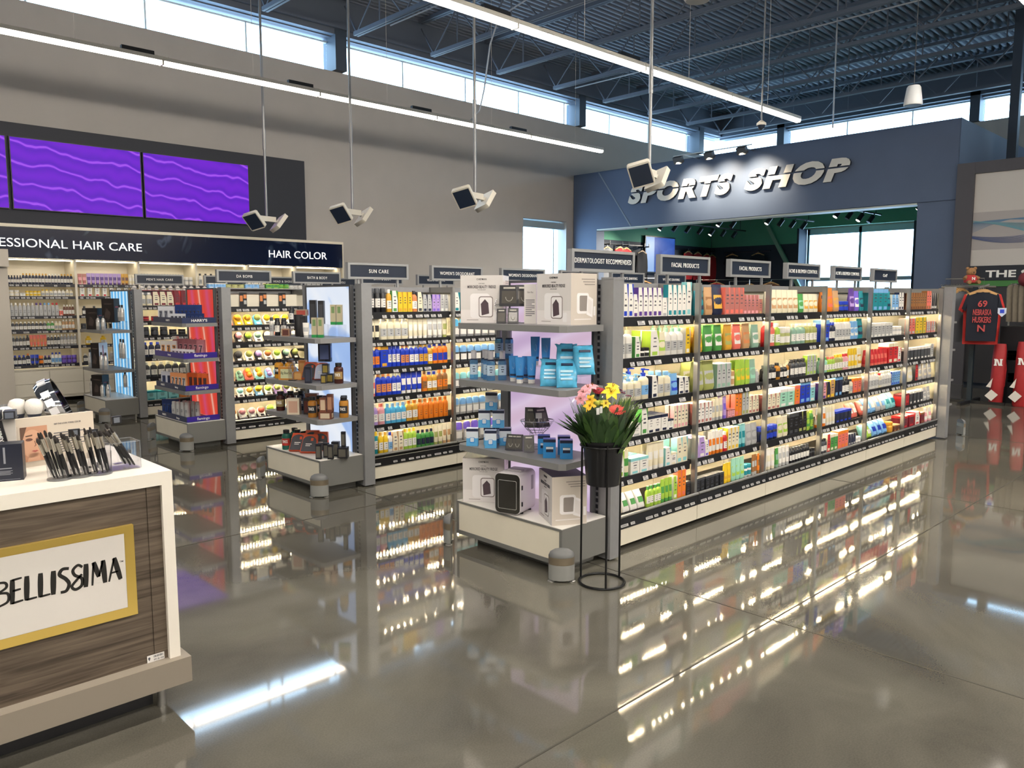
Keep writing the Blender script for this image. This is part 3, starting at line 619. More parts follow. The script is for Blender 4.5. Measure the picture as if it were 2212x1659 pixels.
# ================================================================ GONDOLAS
PITCHX, GX0 = 0.925, 3.53
BACKP = M('gondola back panel', '#d6cfba', .55)
TAGCACHE = {}
def price_tags(parent, x0, x1, y, z, seed, n=None, h=.034):
    r = random.Random(seed); x = x0+.02
    while x < x1-.06:
        wv_ = round(r.choice((.045, .055, .075)), 3)
        if r.random() < .88:
            key = (wv_, h)
            if key not in TAGCACHE:
                m = MB(); m.T = Matrix.Rotation(math.radians(-18), 4, 'X'); m.box(0, wv_, -.004, 0, 0, h, 0); m.box(.002, wv_-.002, -.0046, -.004, h*.06, h*.95, 1); m.box(.012, wv_*.6, -.0052, -.0046, h*.5, h*.75, 2); m.box(.012, wv_*.8, -.0052, -.0046, h*.22, h*.36, 2)
                TAGCACHE[key] = m.mesh('price_tag', [BLACK, TAGP, TAGI])
            link('price_tag', TAGCACHE[key], parent, (x, y, z))
        x += wv_+r.choice((.012, .02, .035))
def bay(label, x, c, zs, group, base=.205, led=True, tags=True, top=1.6, hdr=False, rails='black', ledw=1.0):
    """one shelf bay facing -y: c is the centre line of the double-sided run"""
    f = c-.37; t = thing('shelf_bay', label, 'shelf unit', (x, 0, 0), 0, group); W_ = PITCHX-.003
    part('kick_panel', MB().box(.002, W_, f, f+.02, .03, .195), CREAM, t)
    part('base_deck', MB().box(.002, W_, f+.02, c-.012, .03, base-.006).box(.002, W_, f+.004, c-.012, base-.006, base), BLACK, t)
    part('base_rail', MB().tube([(.004, f-.006, base+.004), (W_-.002, f-.006, base+.004)], .009, 8), STEEL, t)
    part('back_panel', MB().box(.002, W_, c-.012, c-.002, base, top-.002), BACKP, t)
    part('upright', MB().box(W_-.030, W_-.002, f+.002, f+.034, base, top).box(W_-.032, W_-.006, f+.034, c-.012, top-.05, top), STEEL, t)
    part('top_bar', MB().box(.002, W_-.037, c-.05, c-.0125, top-.045, top), GREY, t)
    tr_ = part('tag_rail', MB().box(.002, W_, f-.006, f, .13, .195), BLACK, t)
    if tags: price_tags(tr_, .01, W_, f-.007, .14, int(x*100+c*10))
    for k, z in enumerate(zs):
        s = part('shelf', MB().box(.003, W_-.004, f+.045, c-.0125, z-.022, z).box(.003, W_-.040, f+.036, f+.045, z-.05, z+.006), BLACK, t)
        if tags: price_tags(s, .01, W_-.05, f+.032, z-.046, int(x*100+c*10+z*1000))
        if led:
            m = MB(); q = .03
            while q < W_-.06: m.box(q, q+.008, f+.112, f+.119, z-.036, z-.033); q += .034
            part('led_strip', m, LEDM, s); part('led_rail', MB().box(.02, W_-.05, f+.105, f+.128, z-.0328, z-.0222), STEEL, s)
    if hdr: pass
    return t
def end_posts(parent, c, x=3.43, top=1.605):
    for s in (-1, 1):
        y0, y1 = sorted((c+s*.455, c+s*.372))
        m = MB(); m.box(x, x+.095, y0, y1, 0.012, top); m.box(x-.002, x+.097, y0-.002, y1+.002, top, top+.012); part('end_post', m, GREY, parent)
        ya, yb = sorted((c+s*.371, c+s*.335)); m = MB(); m.box(x+.004, x+.03, ya, yb, .012, top); q = .08
        while q < top-.04: m.box(x+.001, x+.0039, ya+.011, yb-.008, q, q+.022, 1); q += .036
        part('slotted_upright', m, [GREY, M('slot dark', '#1c1f26', .7)], parent)
def bumper(label, x, y, a):
    t = thing('corner_bumper', label, 'corner guard', (x, y, 0), a, 'grey corner bumpers at the display bases')
    r = .07; arc = [(r*math.cos(PI+PI*i/12), -.0+.05*math.sin(PI+PI*i/12)) for i in range(13)]
    def ringz(z, k=1): return [(px_*k, py_*k+(.0), z) for px_, py_ in arc]
    g = M('bumper grey', '#8b8c89', .45)
    m = MB(); m.loft([ringz(.012), ringz(.095)], 0, cap0=True); part('body', m, g, t)
    m = MB(); m.loft([ringz(.0955, 1.0), ringz(.135, 1.0)], 0); part('metal_band', m, M('bumper band', '#857a68', .3, .5), t)
    m = MB(); m.loft([ringz(.1355, 1.0), ringz(.142, 1.0), ringz(.162, .86), ringz(.176, .5), ringz(.18, .1)], 0); part('dome', m, M('bumper dome', '#6c6d6d', .45), t)
    for s in (-1, 1): part('foot', MB().lathe([(.02, 0), (.02, .004), (.008, .011)], 12, cx=s*.055, cy=-.012), STEEL, t)
def endcap(label, c, zs, graphic, base=.265, xf=3.04, w=.877, gz=1.595):
    t = thing('endcap_display', label, 'display stand', (0, 0, 0), 0, 'lit end displays'); y0, y1 = c-w/2, c+w/2
    FRM = M('endcap frame grey', '#7f7f7c', .45, .25)
    part('base', MB().box(xf+.012, 3.425, y0, y1, .06, base-.012).box(xf, 3.425, y0, y1, base-.012, base).box(xf, xf+.012, y0, y1, .06, .085).box(xf, xf+.012, y0, y0+.02, .085, base-.012).box(xf, xf+.012, y1-.02, y1, .085, base-.012).box(xf+.1, 3.4, y0+.08, y1-.08, .0, .06), FRM, t)
    part('front_panel', MB().box(xf+.003, xf+.0115, y0+.0202, y1-.0202, .0852, base-.0122), CREAM, t)
    part('deck_top', MB().box(xf+.004, 3.42, y0+.004, y1-.004, base, base+.003), WHITEP, t)
    part('graphic_panel', MB().box(3.40, 3.418, c-.33, c+.33, base+.01, gz), graphic, t)
    part('panel_frame', MB().box(3.395, 3.425, c-.35, c-.331, base+.01, gz).box(3.395, 3.425, c+.331, c+.35, base+.01, gz).box(3.395, 3.425, c-.35, c+.35, gz, gz+.015), DGREY, t)
    SH = M('endcap shelf', '#c6c5c9', .4, .15)
    for z in zs:
        s = MB().prism([(xf, y0+.03), (xf+.03, y0), (3.394, y0+.02), (3.394, y1-.02), (xf+.03, y1), (xf, y1-.03)], 'xy', z-.035, z)
        part('shelf', s, SH, t)
    end_posts(t, c); return t
LB = 'aisle category signs'
def aisle_sign(label, txt, x, c, wd=.62, z0=1.665, h=.135, tw=None):
    t = thing('aisle_sign', label, 'sign', (x, c, z0), 0, LB)
    part('frame', MB().box(0, wd, -.02, .02, 0, .018).box(0, wd, -.02, .02, h-.018, h).box(0, .022, -.02, .02, .018, h-.018).box(wd-.022, wd, -.02, .02, .018, h-.018), SIGNGREY, t)
    part('sign_face', MB().box(.022, wd-.022, -.012, .012, .018, h-.018), NAVY, t)
    part('post', MB().box(.10, .118, -.008, .008, -.065, 0), SIGNGREY, t); part('post', MB().box(wd-.118, wd-.10, -.008, .008, -.065, 0), SIGNGREY, t)
    hh = .03; n = len(txt); width = tw or min(wd*.86, n*.0225)
    lettering(t, txt, hh, width, loc=(wd/2, -.0135, h*.5-hh*.5), mat=LETTER, ext=.001, bold=.0, spacing=1.15)
G1, G2, G3, G4 = 3.2, 5.69, 8.22, 10.73
ZS = (1.385, 1.14, .88, .66, .425)
ZS2 = (1.385, 1.16, .934, .70, .46)
SHN = ('top shelf', 'second shelf', 'third shelf', 'fourth shelf', 'fifth shelf', 'bottom shelf')
def stock(bx, c, zs, rows, where, group, flat=False, behind=(), base=.205, anchor='from aisle end', wid=PITCHX):
    for k, spec in enumerate(rows):
        if not spec: continue
        z = (list(zs)+[base])[k]; f = c-.37
        fill(spec, bx+.012, bx+wid-.045, f+(.05 if k < len(zs) else .022), z+.0005, where+' '+SHN[k], '%s, %s' % (where, SHN[k]), flat=flat, behind=1 if k in behind else 0, anchor=anchor, hmax=round((list(zs)+[base])[k-1]-z-.042, 3) if k else 9)
# ---------------------------------------------------------------- near run (facial care)
BN = ['dermatologist bay', 'first facial bay', 'second facial bay', 'first acne bay', 'second acne bay', 'clay bay']
R1 = [
 ["5 carton white/royal 5.2x20;1 carton white/purple 5x14;5 carton white/purple 5.2x18;1 carton white/silver 6x12;4 carton white/teal 5.4x20;1 carton white/aqua 6x22",
  "1 pump white/green 7.5x20;3 pump white/cream 7.5x20;1 carton white/green 6x13;2 jar white/black 5.5x6;1 carton white/lime 10x16;1 pouch cream/lime 9x15;3 pump white/mint 7.5x20;1 carton yellow/white 6x17",
  "2 pump cream/royal 8.5x18;3 pump cream/lightblue 8x16;1 pump cream/royal 8.5x19;1 carton white/navy 7x14;2 bottle cream/lightblue 8x16;1 pouch lightblue/royal 9x14;2 carton white/navy 6.5x11",
  "1 pouch lightblue/white 7x12;2 carton white/navy 6x17;2 box white/silver 10x8;1 carton white/green 7x18;3 box white/navy 8x11;1 box white/navy 7x7;4 carton cream/pink 4.5x15",
  "1 carton white/green 6x12;1 tube cream/lime 7x15;1 carton white/lime 7.5x16;1 tube cream/green 6.5x16;2 box white/aqua 10x10;3 tube cream/white 6.5x17;1 carton white/aqua 6.5x12;1 box white/cream 7x8;2 carton cream/aqua 7x17",
  "2 pack cream/white 10x11;3 pack white/green 9x12;4 bottle lime/green 4.5x13;3 tube lime/green 5x15;1 carton lime/white 5x15;2 carton orange/coral 6x18;1 box black/charcoal 7x9"],
 ["1 pouch teal/navy 12x19;1 pouch tan/bronze 10x19;1 pouch navy/gold 13x21;4 carton rose/coral 6x19;4 carton rose/pink 5x14;1 carton rose/tan 5x11",
  "1 pouch gold/yellow 9x17;2 pouch green/white 10x18;1 pouch gold/olive 10x18;1 pouch coral/white 10x18;1 pouch tan/copper 10x18;1 pouch sage/white 10x17",
  "2 pouch olive/silver 15x20;3 carton silver/sage 6.5x17;1 jar cream/tan 8x11;3 pouch lime/yellow 7x18;1 pouch sage/mint 9x18;1 bottle silver/white 5x10",
  "5 carton white/rose 5.5x14;3 tube cream/silver 6x15;1 tube lilac/violet 6x16;2 box pink/rose 6x6;1 carton orange/coral 6x19;1 carton orange/copper 5x17;2 carton silver/olive 6x17;3 carton cream/rose 6x13",
  "2 carton lilac/white 8.5x14;1 carton white/violet 5x11;4 tube white/orange 5x16;1 bottle red/white 5x14;3 carton cream/yellow 5.5x16;2 tube aqua/teal 5.5x17;2 pouch silver/grey 9x16",
  "6 box black/charcoal 8x9;2 pouch yellow/gold 7x14;3 pouch mint/lime 8x16;2 jar white/teal 7x9;2 tube bronze/silver 5x15;1 tube orange/bronze 5x15"],
 ["6 pouch cream/tan 8.5x18;1 pouch green/mint 9x15;3 pouch cream/gold 8x15",
  "1 bottle red/white 7x19;1 bottle coral/red 8x18;1 bottle lime/white 7x17;2 jar olive/white 8x14;3 bottle sage/cream 7x16;3 bottle olive/cream 6x16",
  "3 bottle black/charcoal 6x12;1 bottle amber/black 6x13;2 bottle black/cream 5x11;1 pump amber/cream 5x14;4 bottle charcoal/black 6x14;3 carton silver/lime 5x16",
  "4 carton cream/rose 6.5x12;2 box mint/white 12x14;1 box orange/coral 9x15;2 box royal/lightblue 9x19;1 box aqua/white 9x14",
  "4 jar navy/royal 7x11;2 pouch cream/lime 9x16;2 box black/charcoal 9x17;2 carton black/olive 8x17;1 pouch lime/green 8x15;1 bottle green/lime 6x16",
  "3 tube white/cream 6.5x16;1 tube green/sage 6x15;3 tube white/silver 6x15;7 bottle black/charcoal 5x12;2 jar charcoal/black 6x7"],
 ["1 pouch orange/navy 11x21;1 pouch orange/coral 10x20;1 pouch tan/gold 11x18;2 jar navy/royal 8x9;1 pouch purple/lilac 10x20;1 pouch violet/white 9x18;1 pouch teal/navy 9x18",
  "2 box royal/lightblue 8x18;2 bottle navy/royal 6x16;5 bottle white/yellow 6x19;2 pouch lightblue/white 8x16;1 pouch teal/navy 11x18",
  "3 bottle mint/green 4.5x13;3 bottle lime/coral 4.5x13;3 bottle olive/yellow 5x14;2 bottle pink/red 5x14;3 tube yellow/cream 6x18;1 pouch cream/gold 9x18",
  "2 carton pink/purple 7x14;1 carton navy/yellow 7x14;1 carton tan/yellow 8x15;2 box navy/lightblue 7x17;2 bottle black/charcoal 7x16;1 bottle cream/black 6x13;2 box coral/orange 8x13",
  "3 tube white/orange 6x16;3 tube cream/white 6x16;4 box navy/royal 8x10;2 pack coral/white 9x14",
  "3 bottle charcoal/black 5x12;1 carton red/cream 6x15;2 box green/cream 7x14;3 box coral/orange 7.5x15;3 carton navy/silver 5x10;2 jar silver/white 7x5"],
 ["4 box teal/lightblue 11x20;1 pouch teal/navy 10x18;2 carton lightblue/white 8x15;2 carton white/navy 6x17",
  "1 carton white/silver 7x17;6 box silver/white 9x13;3 jar silver/white 8x9",
  "7 tube red/coral 7x15;2 box red/cream 11x19;1 carton white/red 8x14",
  "5 bottle white/cream 7x16;1 bottle cream/red 6x14;4 bottle white/silver 6x15;4 carton lightblue/royal 5x13",
  "1 pack coral/white 10x14;2 pack lightblue/white 11x15;2 pack silver/lightblue 10x15;2 pack aqua/teal 11x16",
  "1 pack aqua/lime 10x14;1 pack lime/white 10x13;3 pack lightblue/royal 11x15;1 jar gold/amber 9x10;2 box brown/tan 7x6"],
 ["9 carton bronze/brown 6x17;2 carton coral/bronze 7x19;3 carton black/white 5x17",
  "3 carton coral/silver 8x16;3 carton yellow/olive 9x17;4 carton silver/coral 5x12",
  "8 box charcoal/white 8x12;1 carton silver/white 8x14",
  "2 pouch cream/white 12x18;1 carton red/charcoal 7x17;3 pouch silver/cream 9x17",
  "2 box red/maroon 9x12;4 box charcoal/white 7x13;2 pouch silver/white 9x14",
  "2 box maroon/red 13x12;1 carton white/red 12x13;1 box maroon/bronze 10x11;2 tube white/pink 8x14"]]
for i in range(6):
    x = GX0+PITCHX*i
    bay(['shelf bay of lotions and pump bottles under the dermatologist recommended sign', 'shelf bay of pouches and cartons under the facial products sign beside the dermatologist bay', 'shelf bay under the facial products sign farther from the aisle end', 'shelf bay with orange and purple pouches under an acne and blemish sign', 'shelf bay with teal boxes and red tubes under the farther acne sign', 'last shelf bay of the near run, under the clay sign'][i], x, G1, ZS, 'shelf bays of the near run')
    stock(x, G1, ZS, R1[i], BN[i], None, flat=i >= 3, behind=(1, 2, 3, 4) if i < 2 else ())
    aisle_sign('navy sign reading %s over the near shelf run%s' % (('DERMATOLOGIST RECOMMENDED', 'FACIAL PRODUCTS', 'FACIAL PRODUCTS', 'ACNE & BLEMISH CONTROL', 'ACNE & BLEMISH CONTROL', 'CLAY')[i], ('', ', beside the dermatologist sign', ', nearer the shop window', ', nearer the camera', ', nearer the clay sign', '')[i]),
               ('DERMATOLOGIST RECOMMENDED', 'FACIAL PRODUCTS', 'FACIAL PRODUCTS', 'ACNE & BLEMISH CONTROL', 'ACNE & BLEMISH CONTROL', 'CLAY')[i], 3.575+.885*i+(.02*i), G1, tw=(.555, .34, .34, .53, .53, .11)[i])
# far end post and closing end shelf
t = thing('end_frame', 'grey end frame closing the far end of the near shelf run', 'end frame', (0, 0, 0)); end_posts(t, G1, 9.085)
part('end_panel', MB().box(9.10, 9.115, G1-.33, G1+.33, .02, 1.6), BACKP, t)
for z in (.35, .62, .95, 1.25): part('shelf', MB().box(9.118, 9.45, G1-.40, G1+.4, z-.02, z), M('endcap shelf'), t)
product('spray', 'skyblue', 'lightblue', .1, .30, (9.34, 2.92, .3505), 0, 'sky blue bottle on the end shelf past the far end of the near run')
bumper('corner bumper by the far end of the near shelf run', 9.50, 2.72, math.radians(45))
# ---------------------------------------------------------------- second run (sun care)
R2 = [["4 spray black/charcoal 6.4x20;1 bottle gold/white 6x19;1 carton white/green 6.5x18;3 carton yellow/gold 5.5x17;1 bottle copper/black 6.5x18;1 carton cream/charcoal 6.5x17;2 carton silver/navy 5.5x15;2 carton lilac/violet 5x15;2 carton silver/white 5x15",
  "3 tube cream/black 5.5x18;4 bottle cream/white 8x19;4 tube cream/white 5.5x18;3 tube white/silver 6x18;1 tube cream/olive 6x18",
  "3 bottle royal/orange 6x19;1 box royal/gold 10x18;3 spray royal/royal 5.2x20;2 bottle royal/copper 5.5x19;2 bottle royal/white 6.2x19;2 bottle royal/gold 5.8x19;1 bottle gold/royal 6.5x17;3 bottle orange/royal 7x19",
  "2 tube cream/coral 6x17;3 bottle royal/copper 6x19;2 bottle royal/white 5.5x19;4 tube royal/white 6.4x19;1 bottle orange/bronze 6x18;2 bottle gold/royal 6.5x17;2 bottle bronze/orange 7x18",
  "1 bottle pink/white 7x17;1 bottle lilac/white 6.5x18;1 bottle pink/coral 8x18;4 bottle skyblue/lightblue 6x17;2 bottle gold/orange 7x18;6 bottle orange/orange 6.3x18",
  "2 spray teal/yellow 6.4x20;2 bottle yellow/gold 6x18;1 bottle white/royal 6x17;2 carton cream/tan 7x17;3 bottle lime/yellow 6x18;4 bottle green/navy 6x15;2 tube cream/olive 6.5x17;2 tube cream/tan 6x18"],
 ["3 carton white/teal 6x17;3 carton silver/black 6x16;3 roll skyblue/charcoal 7x13", "10 roll skyblue/grey 7.2x16", "10 roll lightblue/charcoal 7.2x15", "10 roll aqua/grey 7x14", "11 roll lightblue/silver 6.8x15", "9 roll violet/silver 7.4x17"]]
for i in range(5):
    x = GX0+PITCHX*i
    bay('shelf bay of the second run, ' + ('deep blue and orange bottles under the sun care sign', 'with sky blue deodorants beside the sun care bay', 'mostly hidden, third from its aisle end', 'mostly hidden, fourth from its aisle end', 'mostly hidden, fifth from its aisle end')[i], x, G2, ZS2, 'shelf bays of the second run', base=.225, tags=i < 2)
    if i < 2: stock(x, G2, ZS2, R2[i], ('sun care bay', 'deodorant bay')[i], None, base=.225, behind=())
for lab, txt, x, tw in (('navy SUN CARE sign over the second shelf run', 'SUN CARE', 3.59, .2), ("navy WOMEN'S DEODORANT sign beside the sun care sign", "WOMEN'S DEODORANT", 4.47, .42), ("navy WOMEN'S DEODORANT sign half hidden behind the fridge boxes", "WOMEN'S DEODORANT", 5.34, .42), ('navy sign of the second run hidden behind the near endcap', 'DEODORANT', 6.2, .3), ("navy WOMEN'S SHAVING sign seen under the dermatologist sign", "WOMEN'S SHAVING", 7.05, .36), ("navy WOMEN'S SHAVING sign seen under the facial products sign", "WOMEN'S SHAVING", 7.92, .36)):
    aisle_sign(lab, txt, x, G2, tw=tw)
for i in (5,): bay('shelf bay of the second run, mostly hidden, last from its aisle end', GX0+PITCHX*i, G2, ZS2, 'shelf bays of the second run', base=.225, tags=False)
# ---------------------------------------------------------------- third run (bath)
ZS3 = (1.413, 1.218, 1.036, .834, .629, .454)
SHN3 = ('header ledge', 'top shelf', 'second shelf', 'third shelf', 'fourth shelf', 'fifth shelf', 'bottom shelf')
x = GX0
bay('shelf bay of bath bombs under the DA BOMB sign', x, G3, ZS3, 'shelf bays of the third run', base=.225)
R3 = [None, "1 bomb pink/coral 9x13;2 bomb gold/yellow 9x13;1 bomb olive/skyblue 9x13;3 bomb yellow/white 9x12;1 bomb pink/white 9x12", "1 bomb tan/brown 9x12;1 bomb pink/black 9x12;1 bomb lime/black 9x12;1 bomb sage/white 9x12;1 bomb cream/black 9x12;1 bomb rose/brown 9x12;2 bomb cream/white 9x12",
  "1 bomb cream/white 8x12;1 bomb charcoal/black 10x12;1 bomb olive/white 9x12;1 bomb lilac/black 9x12;1 bomb copper/white 9x12;1 bomb lime/cream 9x12;1 bomb sage/black 9x12;1 bomb olive/black 9x12",
  "1 twin orange/tan 9x13;1 twin sage/mint 8x12;1 twin orange/coral 10x14;1 twin gold/aqua 10x14;2 twin lilac/lightblue 9x13;2 twin lightblue/white 9x12", "1 bomb coral/white 8x11;1 bomb aqua/white 8x11;1 bomb gold/white 8x11;1 bomb yellow/lightblue 9x12;1 bomb lime/white 9x12;2 bomb olive/lilac 9x12;1 bomb yellow/white 9x12",
  "1 bomb copper/white 9x12;2 bomb pink/silver 9x12;1 bomb coral/white 9x12;1 bomb lime/silver 10x13;2 bomb pink/mint 9x12;1 bomb mint/silver 9x12"]
for k, spec in enumerate(R3):
    if spec:
        z = (list(ZS3)+[.225])[k]; fill(spec, x+.012, x+PITCHX-.045, G3-.37+(.055 if k < 6 else .03), z+.0005, 'bath bomb bay '+SHN3[k], 'bath bombs, '+SHN3[k], jit=0)
for i in range(4):
    tag(part('header_board', MB().box(x+.012+.222*i, x+.145+.222*i, G3-.31, G3-.295, 1.4135, 1.545), CREAM), 'blank cream header board above the bath bombs, %s from the aisle end' % ORD[i], 'header board', 'header boards')
    if i < 3:
        t = thing('brochure', 'dark brochure with coloured balls in the bath bomb header, %s from the aisle end' % ORD[i], 'brochure', (x+.19+.222*i, G3-.32, 1.4135), 0, 'header brochures')
        part('card', MB().box(-.04, .04, -.004, .004, 0, .15), BLACK, t); m = MB()
        part('picture', MB().box(-.036, -.006, -.0055, -.004, .06, .12).box(.004, .036, -.0055, -.004, .09, .13), pm('copper'), t); part('print', MB().box(.006, .034, -.0056, -.004, .03, .07), pm('silver'), t)
fill("3 box lightblue/white 7x5;3 jar cream/olive 8x4;2 box lightblue/silver 9x5;1 jar silver/grey 9x4;2 box green/lime 9x5;2 jar lime/green 7x5;6 jar white/silver 6x4", x-.06, x+1.2, G3-.06, 1.613, 'top of the bath bomb run', 'goods on top of the bath run')
tag(part('top_shelf', MB().box(x-.09, x+1.22, G3-.13, G3+.2, 1.602, 1.6128), GREY), 'grey ledge along the top of the bath bomb run', 'shelf')
for i in range(1, 6): bay('shelf bay of the third run, mostly hidden, %s from its aisle end' % ORD[i], GX0+PITCHX*i, G3, ZS2, 'shelf bays of the third run', base=.225, tags=False)
for lab, txt, xx, tw in (('navy DA BOMB sign over the bath bombs', 'DA BOMB', 3.58, .18), ('navy BATH & BODY sign beside the DA BOMB sign', 'BATH & BODY', 4.47, .26), ('navy BATH & BODY sign half hidden under the sun care sign', 'BATH & BODY', 5.38, .26), ("navy VERA'S NATURAL sign partly behind the women's deodorant sign", "VERA'S NATURAL", 6.23, .3), ('far navy sign of the third run', 'CUPS', 7.1, .1)):
    aisle_sign(lab, txt, xx, G3, tw=tw, z0=1.675)
# ---------------------------------------------------------------- fourth run (hair)
ZS4 = (1.41, 1.218, 1.026, .759, .5)
for i in range(5): bay('shelf bay of the fourth run, ' + ("under the men's hair care sign" if i == 0 else 'mostly hidden, %s from its aisle end' % ORD[i]), GX0+PITCHX*i, G4, ZS4, 'shelf bays of the fourth run', tags=i < 1)
stock(GX0, G4, ZS4, ["2 bottle cream/white 7x17;3 carton cream/maroon 8x18;5 carton maroon/red 8x19", "3 jar red/maroon 10x6;4 jar maroon/red 9x6", "3 jar black/charcoal 9x12;2 jar charcoal/black 9x8;3 bottle black/orange 7x13", "7 bottle navy/royal 7x19;4 tube navy/white 7x17", "6 bottle charcoal/silver 8x19;4 carton silver/white 7x15", "3 box aqua/teal 13x12;4 box copper/orange 10x13"], "men's hair bay", None, flat=True)
for lab, txt, xx, tw in (("navy MEN'S HAIR CARE sign in front of the wall shelves", "MEN'S HAIR CARE", 3.6, .34), ('blank navy sign left of the DA BOMB sign', 'HAIR', 4.5, .1), ('navy HEAD & SHOULDERS sign between the two bath signs', 'HEAD & SHOULDERS', 5.42, .42), ('far navy sign behind the bath and body sign', 'HAIR TOOLS', 6.3, .24)):
    aisle_sign(lab, txt, xx, G4, tw=tw, z0=1.685)
fill("14 bottle white/silver 5x6;2 box navy/royal 12x6", GX0, GX0+1.6, G4-.06, 1.6135, 'top of the hair run', 'goods on top of the hair run', flat=True)
tag(part('top_shelf', MB().box(GX0-.05, GX0+1.65, G4-.13, G4+.2, 1.602, 1.613), M('maroon ledge', '#7a2a34', .5)), 'maroon edged ledge along the top of the hair run', 'shelf')
# ================================================================ ENDCAPS
PINK = wavemat('pink silk lightbox', ((0.0, '#d2b6da'), (0.3, '#e2cae8'), (0.55, '#ead4ee'), (1.0, '#e2c4dc')), 1.1, 3.2, 0.82, rot=(0.5, 0, 0), detail=2.5, sc3=(1, .8, 1.2), bdir='Z')
WATER = wavemat('pale blue water lightbox', ((0.0, '#7fa4e4'), (0.40, '#a9c6f4'), (0.47, '#e6effd'), (1.0, '#ffffff')), 1.9, 1.6, .92, detail=1.0, noise_only=True)
CORAL = wavemat('coral strand lightbox', ((0.0, '#e0507a'), (0.10, '#ea4a54'), (0.55, '#ee4433'), (0.95, '#ee5a44'), (1.0, '#ffb9a4')), 0.85, 2.4, .74, rot=(0.28, 0, 0), detail=1.2, sc3=(1, 1, .8), bdir='Y')
CYAN = wavemat('light blue streak lightbox', ((0.0, '#4aa8e6'), (0.5, '#86cdfa'), (0.8, '#b8e2fc'), (1.0, '#e6f8ff')), 2.6, 1.8, .9, detail=1.5, sc3=(1, 1, .25), bdir='Y')
endcap('pink backlit endcap with beauty fridges, at the end of the near run', G1, (1.356, 1.016, .62), PINK)
endcap('white and blue backlit endcap of soaps, at the end of the sun care run', G2, (1.198, .843, .576), WATER)
endcap('coral backlit endcap with navy and violet trays, at the end of the bath run', G3, (1.258, .907, .583), CORAL)
endcap('light blue backlit endcap with silver bottles, farthest of the lit ends', G4, (1.115, .627), CYAN)
for c, nm in ((G1, 'pink'), (G2, 'white blue'), (G3, 'coral'), (G4, 'light blue')):
    bumper('grey corner bumper at the near corner of the %s endcap' % nm, 3.015, c-.46, math.radians(-45)); bumper('grey corner bumper seen edge on at the outer corner of the %s endcap' % nm, 3.015, c+.46, math.radians(-135))
# ---------------------------------------------------------------- goods on the pink endcap
def rr(w, h, r, x=0, z=0, n=5):
    p = []
    for cx, cz, a in ((x+w/2-r, z+r, -PI/2), (x+w/2-r, z+h-r, 0), (x-w/2+r, z+h-r, PI/2), (x-w/2+r, z+r, PI)):
        p += [(cx+r*math.cos(a+PI/2*i/n), cz+r*math.sin(a+PI/2*i/n)) for i in range(n+1)]
    return p
FB = dict(w=M('box print white', '#d9d5d2', .4), top=M('box lid slate', '#45434f', .4), side=M('box print warm', '#cfc6bb', .4), ink=M('box ink', '#3f3d42', .5), fr=M('printed fridge', '#efecec', .4), sh=M('printed shade', '#8c8480', .5), hair=M('printed hair', '#4e3f46', .5), base=M('print tabletop', '#e6e1df', .4))
def fridge_box(label, x, y, z, rz, W=.255, D=.215, H=.28):
    t = thing('fridge_box', label, 'box', (x, y, z), rz, 'boxed beauty fridges'); a, d = W/2, D/2
    part('carton', MB().box(-a, a, -d, d, 0, H, 0, dict(top=1, right=2, left=2)), [FB['w'], FB['top'], FB['side']], t)
    m = MB(); y0 = -d-.0008
    m.box(-a+.002, a-.002, y0+.0004, -d, .002, H*.28, 3)
    m.prism(rr(W*.46, H*.52, .02, -.01, H*.10), 'xz', y0, -d, 0); m.prism(rr(W*.34, H*.44, .015, .025, H*.12), 'xz', y0-.0005, y0, 1); m.prism(rr(W*.30, H*.40, .012, .025, H*.14), 'xz', y0-.001, y0-.0005, 0)
    m.prism([(.0, H*.16), (.045, H*.2), (.04, H*.42), (.02, H*.5), (-.005, H*.4)], 'xz', y0-.0014, y0-.001, 2); m.box(-.09, -.02, y0-.0006, y0, H*.06, H*.07, 1); m.prism(rr(.03, .05, .006, .085, H*.06), 'xz', y0-.0006, y0, 0)
    part('front_picture', m, [FB['fr'], FB['sh'], FB['hair'], FB['base']], t)
    m = MB(); x1 = a+.0008
    m.prism(rr(D*.46, H*.40, .015, -.01, H*.22), 'yz', a, x1, 0); m.prism(rr(D*.30, H*.30, .008, -.005, H*.27), 'yz', x1, x1+.0005, 1); m.prism([(.02, H*.2), (.07, H*.14), (.075, H*.5), (.025, H*.58)], 'yz', x1+.0005, x1+.001, 0); m.prism([(.03, H*.25), (.06, H*.2), (.063, H*.46), (.032, H*.52)], 'yz', x1+.001, x1+.0014, 3)
    m.box(a, x1, -.035, -.02, H*.28, H*.4, 2); m.box(a, x1, .08, .095, H*.18, H*.36, 0); m.box(a, x1, -.08, .06, H*.10, H*.12, 3)
    for k in range(3): m.box(a, x1, -.02+.012*k, .09, H*(.88-.05*k), H*(.895-.05*k), 1)
    part('side_picture', m, [FB['fr'], FB['sh'], FB['hair'], FB['base']], t)
    for s, h, zz, ww in (('CHEFMAN', .011, .90, .06), ('PORTABLE', .005, .82, .035), ('MIRRORED BEAUTY FRIDGE', .017, .73, .17), ('WITH LED LIGHT', .004, .69, .05)): lettering(t, s, h, ww, loc=(0, y0, H*zz), mat=FB['ink'], ext=.0004, bold=.01 if h > .01 else 0)
    return t
fridge_box('white beauty fridge box on the top shelf, outer end, facing the camera', 3.20, 3.545, 1.3565, math.radians(-53))
fridge_box('white beauty fridge box on the top shelf beside the end post, corner toward the camera', 3.280, 2.955, 1.3565, math.radians(-90))
fridge_box('white beauty fridge box on the base, left of the real fridge', 3.205, 3.55, .2685, math.radians(-50), H=.27)
fridge_box('white beauty fridge box on the base, beside the flower stand', 3.20, 2.905, .2685, math.radians(-119.5), W=.25, D=.2, H=.27)
